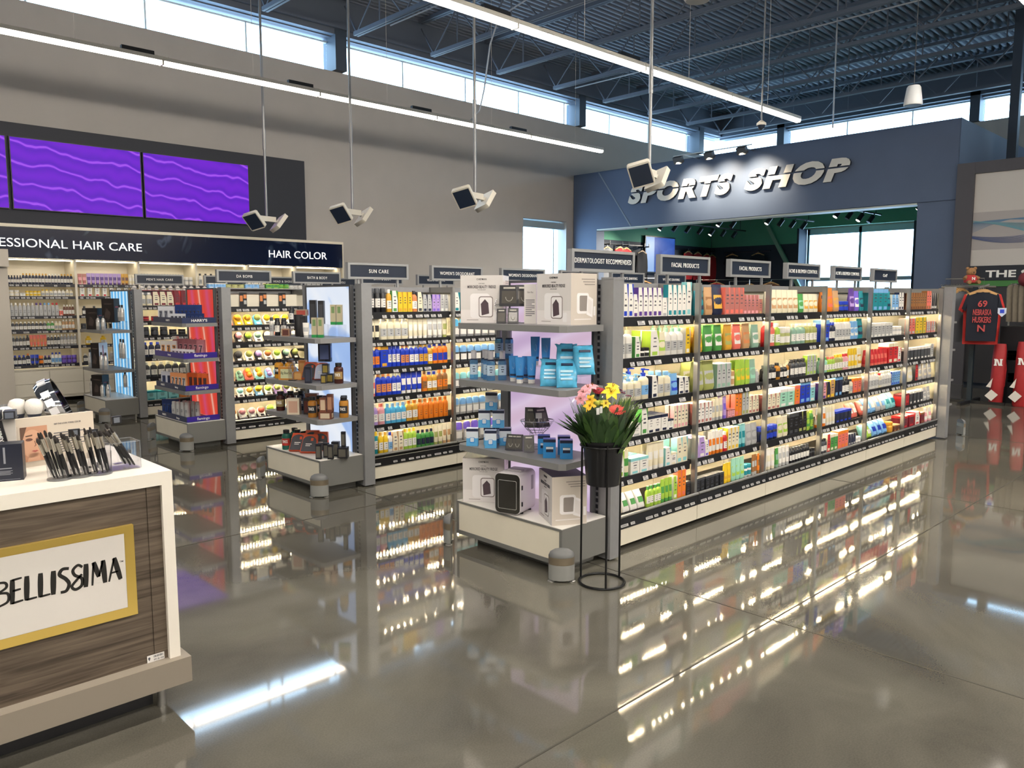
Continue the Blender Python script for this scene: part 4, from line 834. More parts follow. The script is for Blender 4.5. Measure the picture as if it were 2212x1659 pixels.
t = thing('mini_fridge', 'small white mirrored beauty fridge standing between two of its boxes', 'fridge', (3.12, 3.205, .2685), math.radians(-72))
FW = M('fridge white', '#e9e4e8', .3)
part('cabinet', MB().prism(rr(.165, .235, .03, 0, .006), 'xz', -.07, .1), FW, t)
dr = part('door', MB().prism(rr(.165, .235, .03, 0, .006), 'xz', -.09, -.071), FW, t)
part('mirror', MB().prism(rr(.158, .228, .028, 0, .0095), 'xz', -.093, -.0901), M('dark mirror', '#5b5a58', .12, .85), dr)
m = MB(); m.tube([(x, -.0945, z) for x, z in rr(.118, .165, .008, 0, .035)], .0012, 5, closed=True); m.lathe([(.006, 0), (.006, .0006)], 12, cx=0, cy=0); part('light_frame', m, M('mirror light line', '#b9b7b3', .4), dr)
v = MB()
for k in range(14): v.box(.0826, .0832, .045, .075, .13+.006*k, .133+.006*k)
part('vent', v, DGREY, t); part('hinge', MB().box(.083, .088, -.078, -.068, .055, .08).box(.083, .088, -.078, -.068, .15, .175), BLACK, t)
part('carry_handle', MB().box(-.045, .045, -.01, .03, .241, .247), M('handle grey', '#cfc9cd', .3), t)
for sx in (-.06, .06): part('foot', MB().cyl(sx, -.03, 0, .006, .01, 10).cyl(sx, .07, 0, .006, .01, 10), BLACK, t)
S1, S2, S3 = 1.3565, 1.0165, .6205
# top shelf: black display tray with packs, tall white carton
def sheet(w, h, th=.006): return [(-w/2, 0), (w/2, 0), (w/2, h), (-w/2, h)]
PKB = M('black card pack', '#1d1d22', .3); PKS = M('pack silver print', '#a8a69c', .35, .4); CLIP = M('wire stand', '#d9d9de', .25, .8)
def card_pack(label, x, y, z, rz, w, h, tilt=20, group='black card packs', mark=True):
    t = thing('card_pack', label, 'pack', (x, y, z), rz, group); T = Matrix.Rotation(math.radians(-tilt), 4, 'X')
    m = MB(); m.T = T; m.box(-w/2, w/2, -.012, .0, 0, h); part('card', m, PKB, t)
    m = MB(); m.T = T; m.box(-w*.38, w*.38, -.0135, -.012, h*.12, h*.72); part('window', m, M('pack window', '#55524d', .15), t)
    m = MB(); m.T = T; m.box(-w*.3, w*.3, -.0137, -.012, h*.82, h*.9)
    if mark: m.tube([(w*.18*math.cos(a), -.0145, h*.42+h*.2*math.sin(a)) for a in [PI+PI*i/8 for i in range(9)]], .002, 5)
    part('print', m, PKS, t); return t
t = thing('wire_display', 'hexagonal wire stand holding black packs on the top shelf between the fridge boxes', 'display rack', (3.21, 3.325, S1), math.radians(-48))
part('frame', MB().tube([(-.075, 0, .002), (.075, 0, .002), (.10, .02, .11), (.075, .04, .2), (-.075, .04, .2), (-.10, .02, .11)], .003, 6, closed=True).tube([(-.1, .02, .11), (.1, .02, .11)], .003, 6).tube([(-.05, 0, .002), (-.05, .06, .002), (.05, .06, .002), (.05, 0, .002)], .003, 6), CLIP, t)
card_pack('larger black pack leaning high on the hexagonal wire stand', 3.19, 3.325, S1+.098, math.radians(-50), .115, .125, 15)
card_pack('second black pack on the hexagonal wire stand, beside the tall carton', 3.255, 3.27, S1+.098, math.radians(-35), .09, .125, 8)
card_pack('small black pack with a green window low in front of the wire stand', 3.095, 3.29, S1+.001, math.radians(-50), .055, .085, 12, mark=False)
card_pack('small black pack with a gold ring print low in front of the wire stand', 3.125, 3.225, S1+.001, math.radians(-46), .062, .088, 12)
t = thing('carton', 'tall narrow white carton with grey print beside the wire stand', 'carton', (3.225, 3.185, S1), math.radians(-50)); part('carton', MB().box(-.034, .034, -.02, .02, 0, .225), M('box print white'), t)
m = MB()
for k in range(9): m.box(-.026, .026 if k % 3 else .01, -.0206, -.02, .045+.011*k, .049+.011*k)
part('print', m, M('printed ink'), t); lettering(t, 'Glam Box', .01, .035, loc=(0, -.0205, .175), mat=FB['ink'], ext=.0004)
# second shelf: blue cleansers
BLUE = M('cleanser blue', '#3d93dc', .25); BLUEC = glassmat('clear blue bottle', '#a9d4ee', op=.3, opcol='#7fb8e4'); GREYC = M('pump grey', '#c3c2c6', .4); NLAB = M('navy label', '#182b4d', .4)
def cleanser(label, x, y, z, rz=-.7):
    t = thing('spray_bottle', label, 'bottle', (x, y, z), rz, 'blue cleanser bottles')
    part('bottle', MB().lathe([(.024, 0), (.025, .004), (.025, .108), (.022, .118), (.014, .122)], 18, p=3, ky=.8), BLUEC, t)
    part('collar', MB().lathe([(.0225, .1165), (.0225, .123), (.015, .125)], 18, p=3, ky=.8), NLAB, t)
    part('overcap', MB().lathe([(.0165, .1255), (.0165, .172), (.013, .175)], 16), GREYC, t)
    m = MB(); ring_label(m, .0254, .0206, 3, .03, .092, 0); inkbars(m, .03, -.0209, .03, .092, 1, 3); part('label', m, [M('bottle label pale', '#b9cfe0', .4), NLAB], t)
for lab, x, y, z in (('blue cleanser bottle at the outer end of the front row', 3.115, 3.555, S2), ('second blue cleanser bottle of the front row', 3.165, 3.49, S2), ('third blue cleanser bottle of the front row, slightly forward', 3.135, 3.425, S2), ('fourth blue cleanser bottle, next to the tubes', 3.205, 3.40, S2), ('raised blue cleanser bottle behind, on the clear riser, outer', 3.295, 3.525, S2+.121), ('raised blue cleanser bottle behind, on the clear riser, inner', 3.315, 3.455, S2+.121), ('blue cleanser bottle hidden in the back row on the shelf', 3.21, 3.56, S2)): cleanser(lab, x, y, z)
def riser(label, x, y, z, w, h, d=None, rz=-.0):
    d = d or w; tag(part('riser', MB().box(-w/2, w/2, -d/2, d/2, h-.004, h).box(-w/2, -w/2+.004, -d/2, d/2, 0, h-.004).box(w/2-.004, w/2, -d/2, d/2, 0, h-.004), ACRYL, None, loc=(x, y, z)), label, 'riser', 'clear risers')
riser('clear acrylic riser under the raised blue bottles', 3.305, 3.49, S2, .09, .12, .17)
riser('clear acrylic riser under the raised blue tubes', 3.245, 3.125, S2, .09, .10, .15)
riser('low clear acrylic riser behind the wipes packs', 3.27, 2.87, S2, .12, .065, .17)
def btube(label, x, y, z, h=.15, w=.05, rz=-.75):
    t = thing('squeeze_tube', label, 'tube', (x, y, z), rz, 'blue cleanser tubes'); r = w/2; n = 16; d = r*.62
    part('body', MB().loft([MB().ring(h*.15, r*.8, d*.95, n), MB().ring(h*.4, r*.92, d*.85, n), MB().ring(h*.75, r, d*.4, n), MB().ring(h*.96, r*1.02, .002, n), MB().ring(h, r*1.02, .002, n)], 0), BLUE, t)
    part('cap', MB().lathe([(r*.72, 0), (r*.78, h*.15)], 16, 0, 2, .8), M('plastic white'), t)
    part('label', MB().loft([MB().ring(h*.22, r*.93, d*.98, 8, 2, 0, 0, -PI*.8, -PI*.2), MB().ring(h*.3, r*.94, d*.96, 8, 2, 0, 0, -PI*.8, -PI*.2)], 0, closed=False), NLAB, t)
    part('print', MB().tube([(r*.25*math.cos(a), -d*.75, h*.62+h*.12*math.sin(a)) for a in [PI*1.1+1.6*PI*i/10 for i in range(9)]], .0012, 4), M('plastic lightblue', PAL['lightblue'], .35), t)
for lab, x, y, z, h in (('blue tube nearest the spray bottles, standing on its white cap', 3.20, 3.30, S2, .15), ('second blue tube standing on its white cap', 3.155, 3.20, S2, .15), ('third blue tube, in front of the clear riser', 3.195, 3.145, S2, .155), ('fourth blue tube tucked between second and third', 3.235, 3.225, S2, .15), ('raised blue tube on the clear riser, wider one', 3.24, 3.16, S2+.101, .165), ('raised blue tube on the clear riser, narrower one', 3.25, 3.085, S2+.101, .16)): btube(lab, x, y, z, h, .052)
WIPE = M('wipes pack film', '#58b8e2', .22, noise=.25, nscale=22)
def wipes(label, x, y, z, rz, tilt, w=.116, h=.168):
    t = thing('wipes_pack', label, 'wipes pack', (x, y, z), rz, 'blue wipes packs'); T = Matrix.Rotation(math.radians(-tilt), 4, 'X'); n = 20; rnd = random.Random(label)
    def rg(z_, rx, ry, k): return [(a[0]+rnd.uniform(-k, k), a[1]+rnd.uniform(-k, k), a[2]+rnd.uniform(-k, k)) for a in MB().ring(z_, rx, ry, n, 3)]
    m = MB(); m.T = T; m.loft([rg(.0, w*.5, .002, .001), rg(h*.08, w*.47, .016, .002), rg(h*.3, w*.49, .026, .003), rg(h*.6, w*.49, .028, .003), rg(h*.88, w*.47, .014, .002), rg(h*.95, w*.5, .003, .003), rg(h, w*.54, .002, .005)], 0); part('bag', m, WIPE, t)
    m = MB(); m.T = T; m.box(-w*.25, w*.3, -.0305, -.02, h*.72, h*.79); part('label', m, NLAB, t)
    m = MB(); m.T = T; m.box(-w*.3, w*.3, -.0308, -.02, h*.46, h*.54).box(-w*.3, w*.2, -.0308, -.02, h*.34, h*.4).box(-w*.3, w*.25, -.0308, -.02, h*.2, h*.26); part('print', m, M('wipes print', '#bfe4f4', .4), t)
for lab, x, y, z, rz, tl in (('blue wipes pack leaning forward at the front, left of the pair', 3.15, 2.955, S2+.002, -.85, 32), ('blue wipes pack leaning at the front, right of the pair', 3.165, 2.845, S2+.002, -.75, 30), ('blue wipes pack standing behind the pair, outer', 3.255, 2.93, S2+.068, -.8, 18), ('teal blue wipes pack on the low riser beside the end post', 3.275, 2.81, S2+.068, -.6, 22)): wipes(lab, x, y, z, rz, tl)
# third shelf: boxed creams, gloves basket
HB = dict(a=M('cream box white', '#d6e0ea', .35), b=M('cream box blue', '#58a8dc', .35), n=M('cream box navy', '#1a2440', .35), t=M('cream box top', '#c9cfe2', .35))
def creambox(label, x, y, z, rz, w=.072, h=.105, deep=False, group='boxed creams'):
    t = thing('cream_box', label, 'box', (x, y, z), rz, group); r = w/2; d = w*.42
    A, B = ('b', 'n') if deep else ('a', 'b')
    part('carton', MB().box(-r, r, -d, d, 0, h*.45, 1).box(-r, r, -d, d, h*.45, h*.84, 0).box(-r, r, -d, d, h*.84, h, 2, dict(top=3)), [M('cream box deep', '#2f86c8', .3) if deep else HB['a'], M('cream box deep') if deep else HB['b'], HB['n'], M('cream box lid blue', '#4d5fb4', .35) if deep else HB['t']], t)
    m = MB()
    if deep: m.box(-r*.55, r*.6, -d-.0006, -d, h*.32, h*.62, 0).box(-r*.55, r*.6, -d-.0009, -d-.0006, h*.48, h*.6, 1)
    else: m.prism(rr(w*.42, h*.32, .006, 0, h*.18), 'xz', -d-.0006, -d, 0).prism(rr(w*.32, h*.24, .004, 0, h*.24), 'xz', -d-.0009, -d-.0006, 1)
    part('print', m, [HB['n'] if deep else BLUE, M('cream box white')], t)
    return t
cb = [('boxed cream at the outer front of the third shelf', 3.075, 3.525, 0), ('boxed cream at the front, next to the glove packs', 3.105, 3.395, 0), ('boxed cream in the middle of the bottom tier', 3.17, 3.475, 0), ('boxed cream at the inner end of the bottom tier', 3.225, 3.395, 0), ('boxed cream on the second tier, outer', 3.15, 3.50, 1), ('boxed cream on the second tier, inner', 3.205, 3.435, 1), ('boxed cream alone on top of the stack', 3.185, 3.475, 2), ('boxed cream in the back of the bottom tier', 3.245, 3.49, 0)]
for lab, x, y, k in cb: creambox(lab, x, y, S3+.1055*k+.0005, -.8, .07, .105)
for lab, x, y in (('deep blue cream box at the back outer corner of the four', 3.205, 3.055), ('deep blue cream box in front, second from the flower bucket', 3.145, 2.955), ('deep blue cream box at front beside the flower bucket', 3.19, 2.87), ('deep blue cream box at the back beside the panel', 3.27, 2.96)): creambox(lab, x, y, S3+.0005, -.8, .07, .105, True, 'deep blue cream boxes')
for lab, x, y, rz in (('black glove pack fanned left at the front edge', 3.12, 3.24, -1.15), ('black glove pack fanned second at the front edge', 3.14, 3.205, -.95), ('black glove pack standing at the front, nearest the blue boxes', 3.165, 3.135, -.7)): card_pack(lab, x, y, S3+.001, rz, .062, .095, 18, 'glove packs')
t = thing('wire_basket', 'wire bowl on a wire cube holding black packs on the third shelf', 'basket', (3.29, 3.19, S3), -.7)
m = MB()
for zz, r in ((.115, .065), (.165, .10), (.168, .10)): m.tube([(r*math.cos(2*PI*i/24), r*.8*math.sin(2*PI*i/24), zz) for i in range(24)], .002, 5, closed=True)
for i in range(10): a = 2*PI*i/10; m.tube([(.03*math.cos(a), .024*math.sin(a), .085), (.065*math.cos(a), .052*math.sin(a), .115), (.10*math.cos(a), .08*math.sin(a), .166)], .0015, 4)
part('bowl', m, CLIP, t); m = MB()
for a in (-.04, .04):
    for b in (-.04, .04): m.tube([(a, b, .002), (a, b, .085)], .0015, 4)
for zz in (.002, .085): m.tube([(-.04, -.04, zz), (.04, -.04, zz), (.04, .04, zz), (-.04, .04, zz)], .0015, 4, closed=True)
part('stand', m, CLIP, t); part('tag_holder', MB().box(-.018, .018, -.085, -.082, .19, .222).tube([(0, -.082, .165), (0, -.082, .19)], .003, 5), M('tag holder grey', '#b9b9bd', .3), t)
for lab, x, y, rz, tl, zz in (('black card pack tipped left in the wire bowl', 3.275, 3.22, -.9, 12, .12), ('black card pack tipped right in the wire bowl', 3.305, 3.155, -.2, 25, .125), ('black card pack lying back in the wire bowl', 3.315, 3.2, -.6, 45, .118)): card_pack(lab, x, y, S3+zz, rz, .085, .12, tl, 'packs in the wire bowl')
# ---------------------------------------------------------------- goods on the white-blue endcap
Z1, Z2, Z3, Z4 = 1.1985, .8435, .5765, .2685
def soapjar(label, x, y, z, glass, lab, cap='#1a1a1e', h=.16, grp='screw top body wash bottles'):
    t = thing('body_wash_bottle', label, 'bottle', (x, y, z), -.8, grp); r = .036
    part('bottle', MB().lathe([(r*.95, 0), (r, .005), (r, h*.70), (r*.9, h*.78), (r*.62, h*.82), (r*.62, h*.84)], 20), M('liquid '+glass, glass, .2), t)
    part('cap', MB().cyl(0, 0, h*.84, h, r*.70, 20), M('cap '+cap, cap, .4), t)
    m = MB(); ring_label(m, r*1.01, r*1.01, 2, h*.22, h*.58, 0, n=12); part('label', m, M('label '+lab, lab, .5), t)
    lettering(t, 'THICK', h*.14, r*1.25, loc=(0, -r*1.012, h*.36), mat=M('plastic white' if lab != '#b58a3c' else 'cream box navy'), ext=.0015, bold=.03)
def pbox(label, x, y, z, w, h, d, col, rz=-.8, acc=None, name='product_box', cat='box', grp=None, txt=None, tcol=None):
    t = thing(name, label, cat, (x, y, z), rz, grp); part('carton', MB().box(-w/2, w/2, -d/2, d/2, 0, h), M('board '+col, col, .4), t)
    m = MB(); m.box(-w*.36, w*.36, -d/2-.0007, -d/2, h*.12, h*.84); m.box(-w*.2, w*.2, -d/2-.001, -d/2-.0007, h*.3, h*.34); m.box(w/2, w/2+.0006, -d*.3, d*.3, h*.2, h*.8)
    part('print', m, M('board '+(acc or '#8d8a84'), acc or '#8d8a84', .45), t)
    if txt: lettering(t, txt, h*.2, w*.7, loc=(0, -d/2-.0012, h*.45), mat=M('ink '+(tcol or '#222222'), tcol or '#222222', .5), ext=.0004, shear=.2)
    return t
SB = 'soap and grooming boxes'
# top shelf
product('spray', 'white', 'charcoal', .034, .15, (3.09, 6.055, Z1), -.8, 'slim white stick with dark cap at the outer corner of the top shelf')
for lab, x, y in (('dark bottle green can second from the outer corner of the top shelf', 3.105, 5.985), ('dark bottle green can third from the outer corner of the top shelf', 3.14, 5.94)): product('spray', 'black', 'black', .045, .145, (x, y, Z1), -.8, lab)
riser('clear riser cube with dark cans on the upper shelf of the white blue endcap', 3.25, 5.97, Z1, .10, .10)
for lab, x, y in (('raised dark can on the clear riser, outer', 3.235, 5.985), ('raised dark can on the clear riser, inner', 3.285, 5.945)): product('spray', 'black', 'black', .04, .14, (x, y, Z1+.101), -.8, lab)
pbox('black and rust gift bag box behind the black tube', 3.22, 5.82, Z1, .075, .165, .05, '#3a2622', acc='#a85c46', grp=SB); pbox('small beige box with rust picture lying across the gift box', 3.215, 5.78, Z1+.1655, .10, .05, .05, '#9d8c78', acc='#a5463a', grp=SB)
pbox('small rust and cream soap box at the front of the upper shelf', 3.125, 5.875, Z1, .065, .06, .045, '#a08068', acc='#5a2f28', grp=SB)
product('tube', 'black', 'black', .068, .175, (3.165, 5.745, Z1), -.8, 'large black tube standing at the middle of the upper shelf')
pbox('thin silver print carton between the black tube and the tall box', 3.19, 5.675, Z1, .03, .10, .03, '#b5aca4', acc='#6a5d58', grp=SB)
pbox('black wedge shaped carton leaning at the front, upper shelf', 3.14, 5.625, Z1, .045, .165, .04, '#1d1d20', acc='#2d2c30', grp=SB)
riser('clear riser behind the black carton on the upper shelf', 3.28, 5.66, Z1, .09, .10, .22)
pbox('tall black carton raised on the riser, outer of two', 3.27, 5.69, Z1+.101, .052, .19, .045, '#1b1c20', acc='#34353a', grp=SB); pbox('tall black carton raised on the riser, inner of two', 3.29, 5.60, Z1+.101, .045, .185, .045, '#1f2024', acc='#3c3d42', grp=SB)
product('tube', 'white', 'silver', .05, .115, (3.12, 5.55, Z1), -.8, 'short white tube at the front corner of the upper shelf')
for lab, x, y, zz in (('tan carton with green foot, front left of four', 3.165, 5.495, 0), ('tan carton with green foot, front right of four', 3.195, 5.455, 0), ('tan carton with green foot raised on a riser, left', 3.275, 5.395, .10), ('tan carton with green foot raised on a riser, right', 3.305, 5.355, .10)):
    t = thing('carton', lab, 'carton', (x, y, Z1+zz), -.8, 'tan and green cartons'); part('carton', MB().box(-.021, .021, -.018, .018, .022, .155), M('board tan', '#b3aa8e', .45), t); part('green_foot', MB().box(-.021, .021, -.018, .018, 0, .022), M('board green', '#1f8a45', .45), t); part('print', MB().box(-.012, .012, -.0186, -.018, .09, .14), M('ink olive', '#6d8a5a', .5), t)
riser('clear riser under the two raised tan cartons', 3.29, 5.375, Z1, .10, .10, .12)
# second shelf
soapjar('golden bottle with black cap, outer of two on the second shelf', 3.125, 6.02, Z2, '#d79a2c', '#2a2622'); soapjar('golden bottle with black cap, inner of two on the second shelf', 3.19, 5.965, Z2, '#d79a2c', '#2a2622')
pbox('long amber soap box with a pale green label reading Big Bourbon', 3.115, 5.86, Z2, .135, .105, .05, '#c98a3a', acc='#cfd3a8', grp=SB, txt='Big Bourbon', tcol='#22301f', rz=-.9)
t = thing('tag_stand', 'small wire price holder ring at the front of the second shelf', 'tag holder', (3.11, 5.765, Z2), -.8); part('ring', MB().tube([(.018*math.cos(a), 0, .10+.035*math.sin(a)) for a in [2*PI*i/16 for i in range(16)]], .003, 6, closed=True), CLIP, t); part('stem', MB().tube([(0, 0, .006), (0, 0, .066)], .003, 5), CLIP, t); part('foot', MB().box(-.03, .03, -.02, .02, 0, .006), BLACK, t)
pbox('tall orange soap box at the back of the second shelf', 3.27, 5.885, Z2, .06, .15, .05, '#c9812f', acc='#dba85a', grp=SB); pbox('low orange tray beside the tall orange box', 3.185, 5.80, Z2, .075, .065, .07, '#d28c36', acc='#e2b068', grp=SB)
def kit(label, x, y, z, rz, tilt=28, w=.10, h=.145, face='#3a3b42', bag='#d8552a'):
    t = thing('grooming_kit', label, 'kit pack', (x, y, z), rz, 'orange and charcoal kits'); T = Matrix.Translation((0, 0, .031*math.sin(math.radians(tilt)))) @ Matrix.Rotation(math.radians(-tilt), 4, 'X'); m = MB(); m.T = T
    m.prism([(-w*.62, 0), (w*.62, 0), (w*.5, h), (-w*.5, h)], 'xz', 0, .03); part('bag', m, M('kit orange', bag, .35, noise=.15, nscale=25), t)
    m = MB(); m.T = T; m.prism([(-w*.55, .004), (w*.55, .004)]+[(w*.5*math.cos(a), h*.62+h*.28*math.sin(a)) for a in [PI*i/8 for i in range(9)]], 'xz', -.006, -.0005); part('card', m, M('kit charcoal '+face, face, .45), t)
    m = MB(); m.T = T; m.box(-w*.25, w*.2, -.0066, -.006, h*.42, h*.46, 0).box(-w*.25, w*.1, -.0066, -.006, h*.33, h*.36, 0).box(w*.1, w*.28, -.0068, -.006, h*.62, h*.78, 1); part('print', m, [M('plastic white'), M('kit orange')], t)
kit('orange and charcoal kit leaning in the clear tray on the second shelf', 3.215, 5.70, Z2, -.85)
kit('white and blue kit standing behind the orange kit on the second shelf', 3.265, 5.60, Z2, -.8, 18, .09, .14, '#c9d2e6', '#e2e2ea')
t = thing('acrylic_tray', 'clear acrylic tray around the orange kit on the second shelf', 'tray', (3.225, 5.705, Z2), -.8)
part('tray', MB().box(-.15, .15, -.075, -.072, 0, .17).box(-.15, -.147, -.072, .075, 0, .17).box(.147, .15, -.072, .075, 0, .17), ACRYL, t)
pbox('navy carton with silver print at the front of the second shelf', 3.10, 5.50, Z2, .05, .13, .03, '#1b1e2e', acc='#33384a', grp=SB)
for lab, x, y, zz, w_, h_ in (('small black and yellow box on top of the little pair', 3.23, 5.455, .0715, .05, .075), ('small black and yellow box at the front of the little pair', 3.18, 5.40, 0, .042, .07), ('small black box with a round picture beside the brown bottle', 3.255, 5.43, 0, .055, .07)): pbox(lab, x, y, Z2+zz, w_, h_, .045, '#22222a', acc='#8f7d36', grp=SB)
soapjar('dark brown bottle with black cap beside the end post, second shelf', 3.265, 5.325, Z2, '#43201a', '#9d7f4a')
pbox('dark navy box raised against the lit panel, second shelf', 3.33, 5.63, Z2+.15, .10, .16, .05, '#23283c', acc='#6f7fb0', grp=SB); riser('tall clear riser carrying the navy box', 3.33, 5.63, Z2, .12, .148, .09)
# third shelf
soapjar('dark brown bottle at the outer end of the third shelf', 3.115, 5.995, Z3, '#43201a', '#9d8a5c'); soapjar('dark brown bottle behind the first on the third shelf', 3.19, 5.96, Z3, '#3c1d19', '#8f7c55')
pbox('cream and red brick soap box at the front of the third shelf', 3.09, 5.72, Z3, .10, .13, .06, '#d9cdb8', acc='#c7a18c', grp=SB); pbox('black and red soap box beside the brick soap box', 3.175, 5.655, Z3, .055, .13, .06, '#2a2320', acc='#5c2620', grp=SB)
pbox('cream and red soap box at the back of the third shelf', 3.275, 5.76, Z3, .10, .15, .055, '#c58a76', acc='#7a3126', grp=SB); pbox('red brown soap box at the back against the lit panel, third shelf', 3.315, 5.61, Z3, .09, .14, .05, '#8c3f30', acc='#5a241c', grp=SB)
soapjar('navy bottle at the back outer side of the third shelf', 3.255, 5.90, Z3, '#23283a', '#39415c')
soapjar('amber bottle with dark label at the front of the third shelf', 3.115, 5.475, Z3, '#b0762c', '#26282c'); soapjar('amber bottle behind the front amber bottle, third shelf', 3.20, 5.51, Z3, '#a86f2a', '#26282c')
pbox('shallow brown tray box at the front edge of the third shelf', 3.145, 5.325, Z3, .10, .055, .07, '#6d4030', acc='#c9b9a0', grp=SB)
pbox('tall brown and cream carton standing in the brown tray', 3.135, 5.345, Z3+.0555, .05, .11, .04, '#7a4a38', acc='#cdb79a', grp=SB); pbox('tall brown carton behind in the brown tray', 3.175, 5.31, Z3+.0555, .045, .135, .04, '#6a3f31', acc='#a87d62', grp=SB)
soapjar('amber bottle beside the end post, third shelf', 3.285, 5.295, Z3, '#b98234', '#2a2b30'); soapjar('amber bottle half hidden by the post side bottle, third shelf', 3.335, 5.37, Z3, '#b98234', '#2a2b30')
# base
soapjar('green bottle with red label at the outer front of the base', 3.095, 5.875, Z4, '#1f5f52', '#b5352c'); soapjar('green bottle behind the red labelled one on the base', 3.20, 5.925, Z4, '#1f5f52', '#1c4c43'); soapjar('green bottle beside the orange kits on the base', 3.175, 5.835, Z4, '#1d564c', '#1c4c43')
kit('orange and charcoal kit on the base, outer of the front pair', 3.085, 5.69, Z4, -.85, 30, .11, .15); kit('orange and charcoal kit on the base, inner of the front pair', 3.115, 5.565, Z4, -.85, 30, .11, .15); kit('orange kit standing behind the front pair on the base', 3.225, 5.70, Z4, -.8, 14, .11, .155); kit('orange kit at the back of the base, nearer the post', 3.235, 5.585, Z4, -.8, 14, .11, .155)
for lab, x, y, zz, w_, h_, d_ in (('black carton at the front corner of the base', 3.075, 5.33, 0, .042, .12, .03), ('black carton second from the front corner of the base', 3.15, 5.345, 0, .042, .115, .03), ('black carton third, close to the front edge of the base', 3.14, 5.265, 0, .042, .115, .03), ('black carton behind the third black carton', 3.235, 5.345, 0, .06, .115, .045), ('low black box beside the end post on the base', 3.245, 5.255, 0, .075, .082, .07), ('slim black carton standing on the low black box', 3.25, 5.255, .0825, .032, .12, .03)): pbox(lab, x, y, Z4+zz, w_, h_, d_, '#1a1b22', acc='#5d5a52', grp='black cartons on the base')
# ---------------------------------------------------------------- goods on the coral endcap
NV = M('tray navy', '#1c2a52', .4); VI = M('tray violet', '#34218a', .4)
def tray(label, z, c1, c2, words, y0=7.80, y1=8.60, x0=3.05, h=.055):
    t = thing('display_tray', label, 'tray', (0, 0, z), 0, 'printed trays on the coral endcap')
    part('floor', MB().box(x0, 3.39, y0+.03, y1, 0, .004), c1, t); part('front_wall', MB().box(x0, x0+.006, y0+.03, y1, .004, h), c1, t); part('side_wall', MB().box(x0+.006, 3.39, y0+.03, y0+.036, .004, h), c2, t)
    for txt, hh, ww, face, loc in words: lettering(t, txt, hh, ww, face=face, loc=loc, mat=LETTER, ext=.0006, bold=.02 if txt.isupper() else .005)
    return t
ZE = (1.2585, .9075, .5835, .2685); ys = 7.829
tray('navy printed tray on the top shelf of the coral endcap', ZE[0], NV, NV, (("HARRY'S", .026, .16, '-y', (3.22, ys, .014)), ("HARRY'S", .02, .10, '-x', (3.049, 8.2, .016))))
tray('violet printed tray on the second shelf of the coral endcap', ZE[1], VI, VI, (('flamingo', .026, .13, '-y', (3.22, ys, .016)), ('flamingo', .02, .08, '-x', (3.049, 8.2, .016))))
tray('navy and violet printed tray on the third shelf of the coral endcap', ZE[2], NV, VI, (('flamingo', .026, .13, '-y', (3.22, ys, .016)), ('flamingo', .02, .08, '-x', (3.049, 8.05, .016)), ("HARRY'S", .02, .10, '-x', (3.049, 8.42, .016))))
tray('navy and violet printed tray on the base of the coral endcap', ZE[3], NV, VI, (('flamingo', .026, .13, '-y', (3.22, ys, .016)), ('flamingo', .02, .08, '-x', (3.049, 8.05, .016)), ("HARRY'S", .02, .10, '-x', (3.049, 8.42, .016))))
def clam(label, x, y, z, col, acc, w=.06, h=.16, rz=-.8, grp=None, hook=True):
    t = thing('razor_pack', label, 'pack', (x, y, z), rz, grp); part('card', MB().box(-w/2, w/2, -.012, .012, 0, h), M('board '+col, col, .4), t); part('window', MB().box(-w*.28, w*.28, -.0135, -.012, h*.12, h*.72), M('board '+acc, acc, .3), t)
    part('razor', MB().tube([(-w*.1, -.016, h*.15), (0, -.018, h*.4), (w*.12, -.016, h*.62)], .004, 5).box(-w*.18, w*.2, -.02, -.013, h*.6, h*.66), M('razor dark', '#3a3d4a', .35), t)
    if hook: part('hang_tab', MB().tube([(-.008, 0, h), (-.008, 0, h+.012), (.008, 0, h+.012), (.008, 0, h)], .002, 4), BLACK, t)
def rowof(base, grp, n, x0, y0, dx, dy, z, col, acc, w, h, hook=True):
    for i in range(n): clam('%s, %s from the outer end' % (base, ORD[i]) if n > 1 else base, x0+dx*i, y0+dy*i, z, col, acc, w, h, grp=grp, hook=hook)
rowof('tall white razor pack on the top tray', 'white razor packs, top tray', 3, 3.10, 8.50, .035, -.05, ZE[0]+.005, '#d9dbe0', '#8b8f9a', .06, .16)
rowof('navy razor pack in the back row of the top tray', 'navy razor packs, top tray back', 6, 3.24, 8.40, .012, -.075, ZE[0]+.005, '#1e3a78', '#2c4a90', .062, .175)
rowof('short white razor pack at the front of the top tray', 'short white packs, top tray', 4, 3.13, 8.27, .015, -.062, ZE[0]+.005, '#d5d8de', '#6f7482', .055, .085, False); rowof('short navy razor pack at the front of the top tray', 'short navy packs, top tray', 4, 3.20, 8.03, .02, -.052, ZE[0]+.005, '#1c3266', '#3f5a9a', .055, .09, False)
rowof('tall white and orange pack on the second tray', 'white packs, second tray', 3, 3.10, 8.48, .035, -.055, ZE[1]+.005, '#e2ddd8', '#d99a5a', .06, .15, False); rowof('rose pack in the back row of the second tray', 'rose packs, second tray', 5, 3.25, 8.38, .012, -.095, ZE[1]+.005, '#a86a72', '#c08a90', .085, .17, True); rowof('small white carton on the second tray', 'small cartons, second tray', 6, 3.13, 8.28, .012, -.062, ZE[1]+.005, '#e3dfe0', '#b9a5b5', .055, .075, False)
rowof('navy and white pack on the third tray', 'navy white packs, third tray', 3, 3.10, 8.50, .035, -.05, ZE[2]+.005, '#c9ccd6', '#3b4a78', .06, .15); rowof('orange pack in the front row of the third tray', 'orange packs, third tray front', 4, 3.12, 8.30, .012, -.062, ZE[2]+.005, '#e8a06a', '#c8c3c0', .06, .15); rowof('orange pack in the back row of the third tray', 'orange packs, third tray back', 4, 3.22, 8.10, .02, -.07, ZE[2]+.005, '#d9622c', '#6d3322', .06, .155)
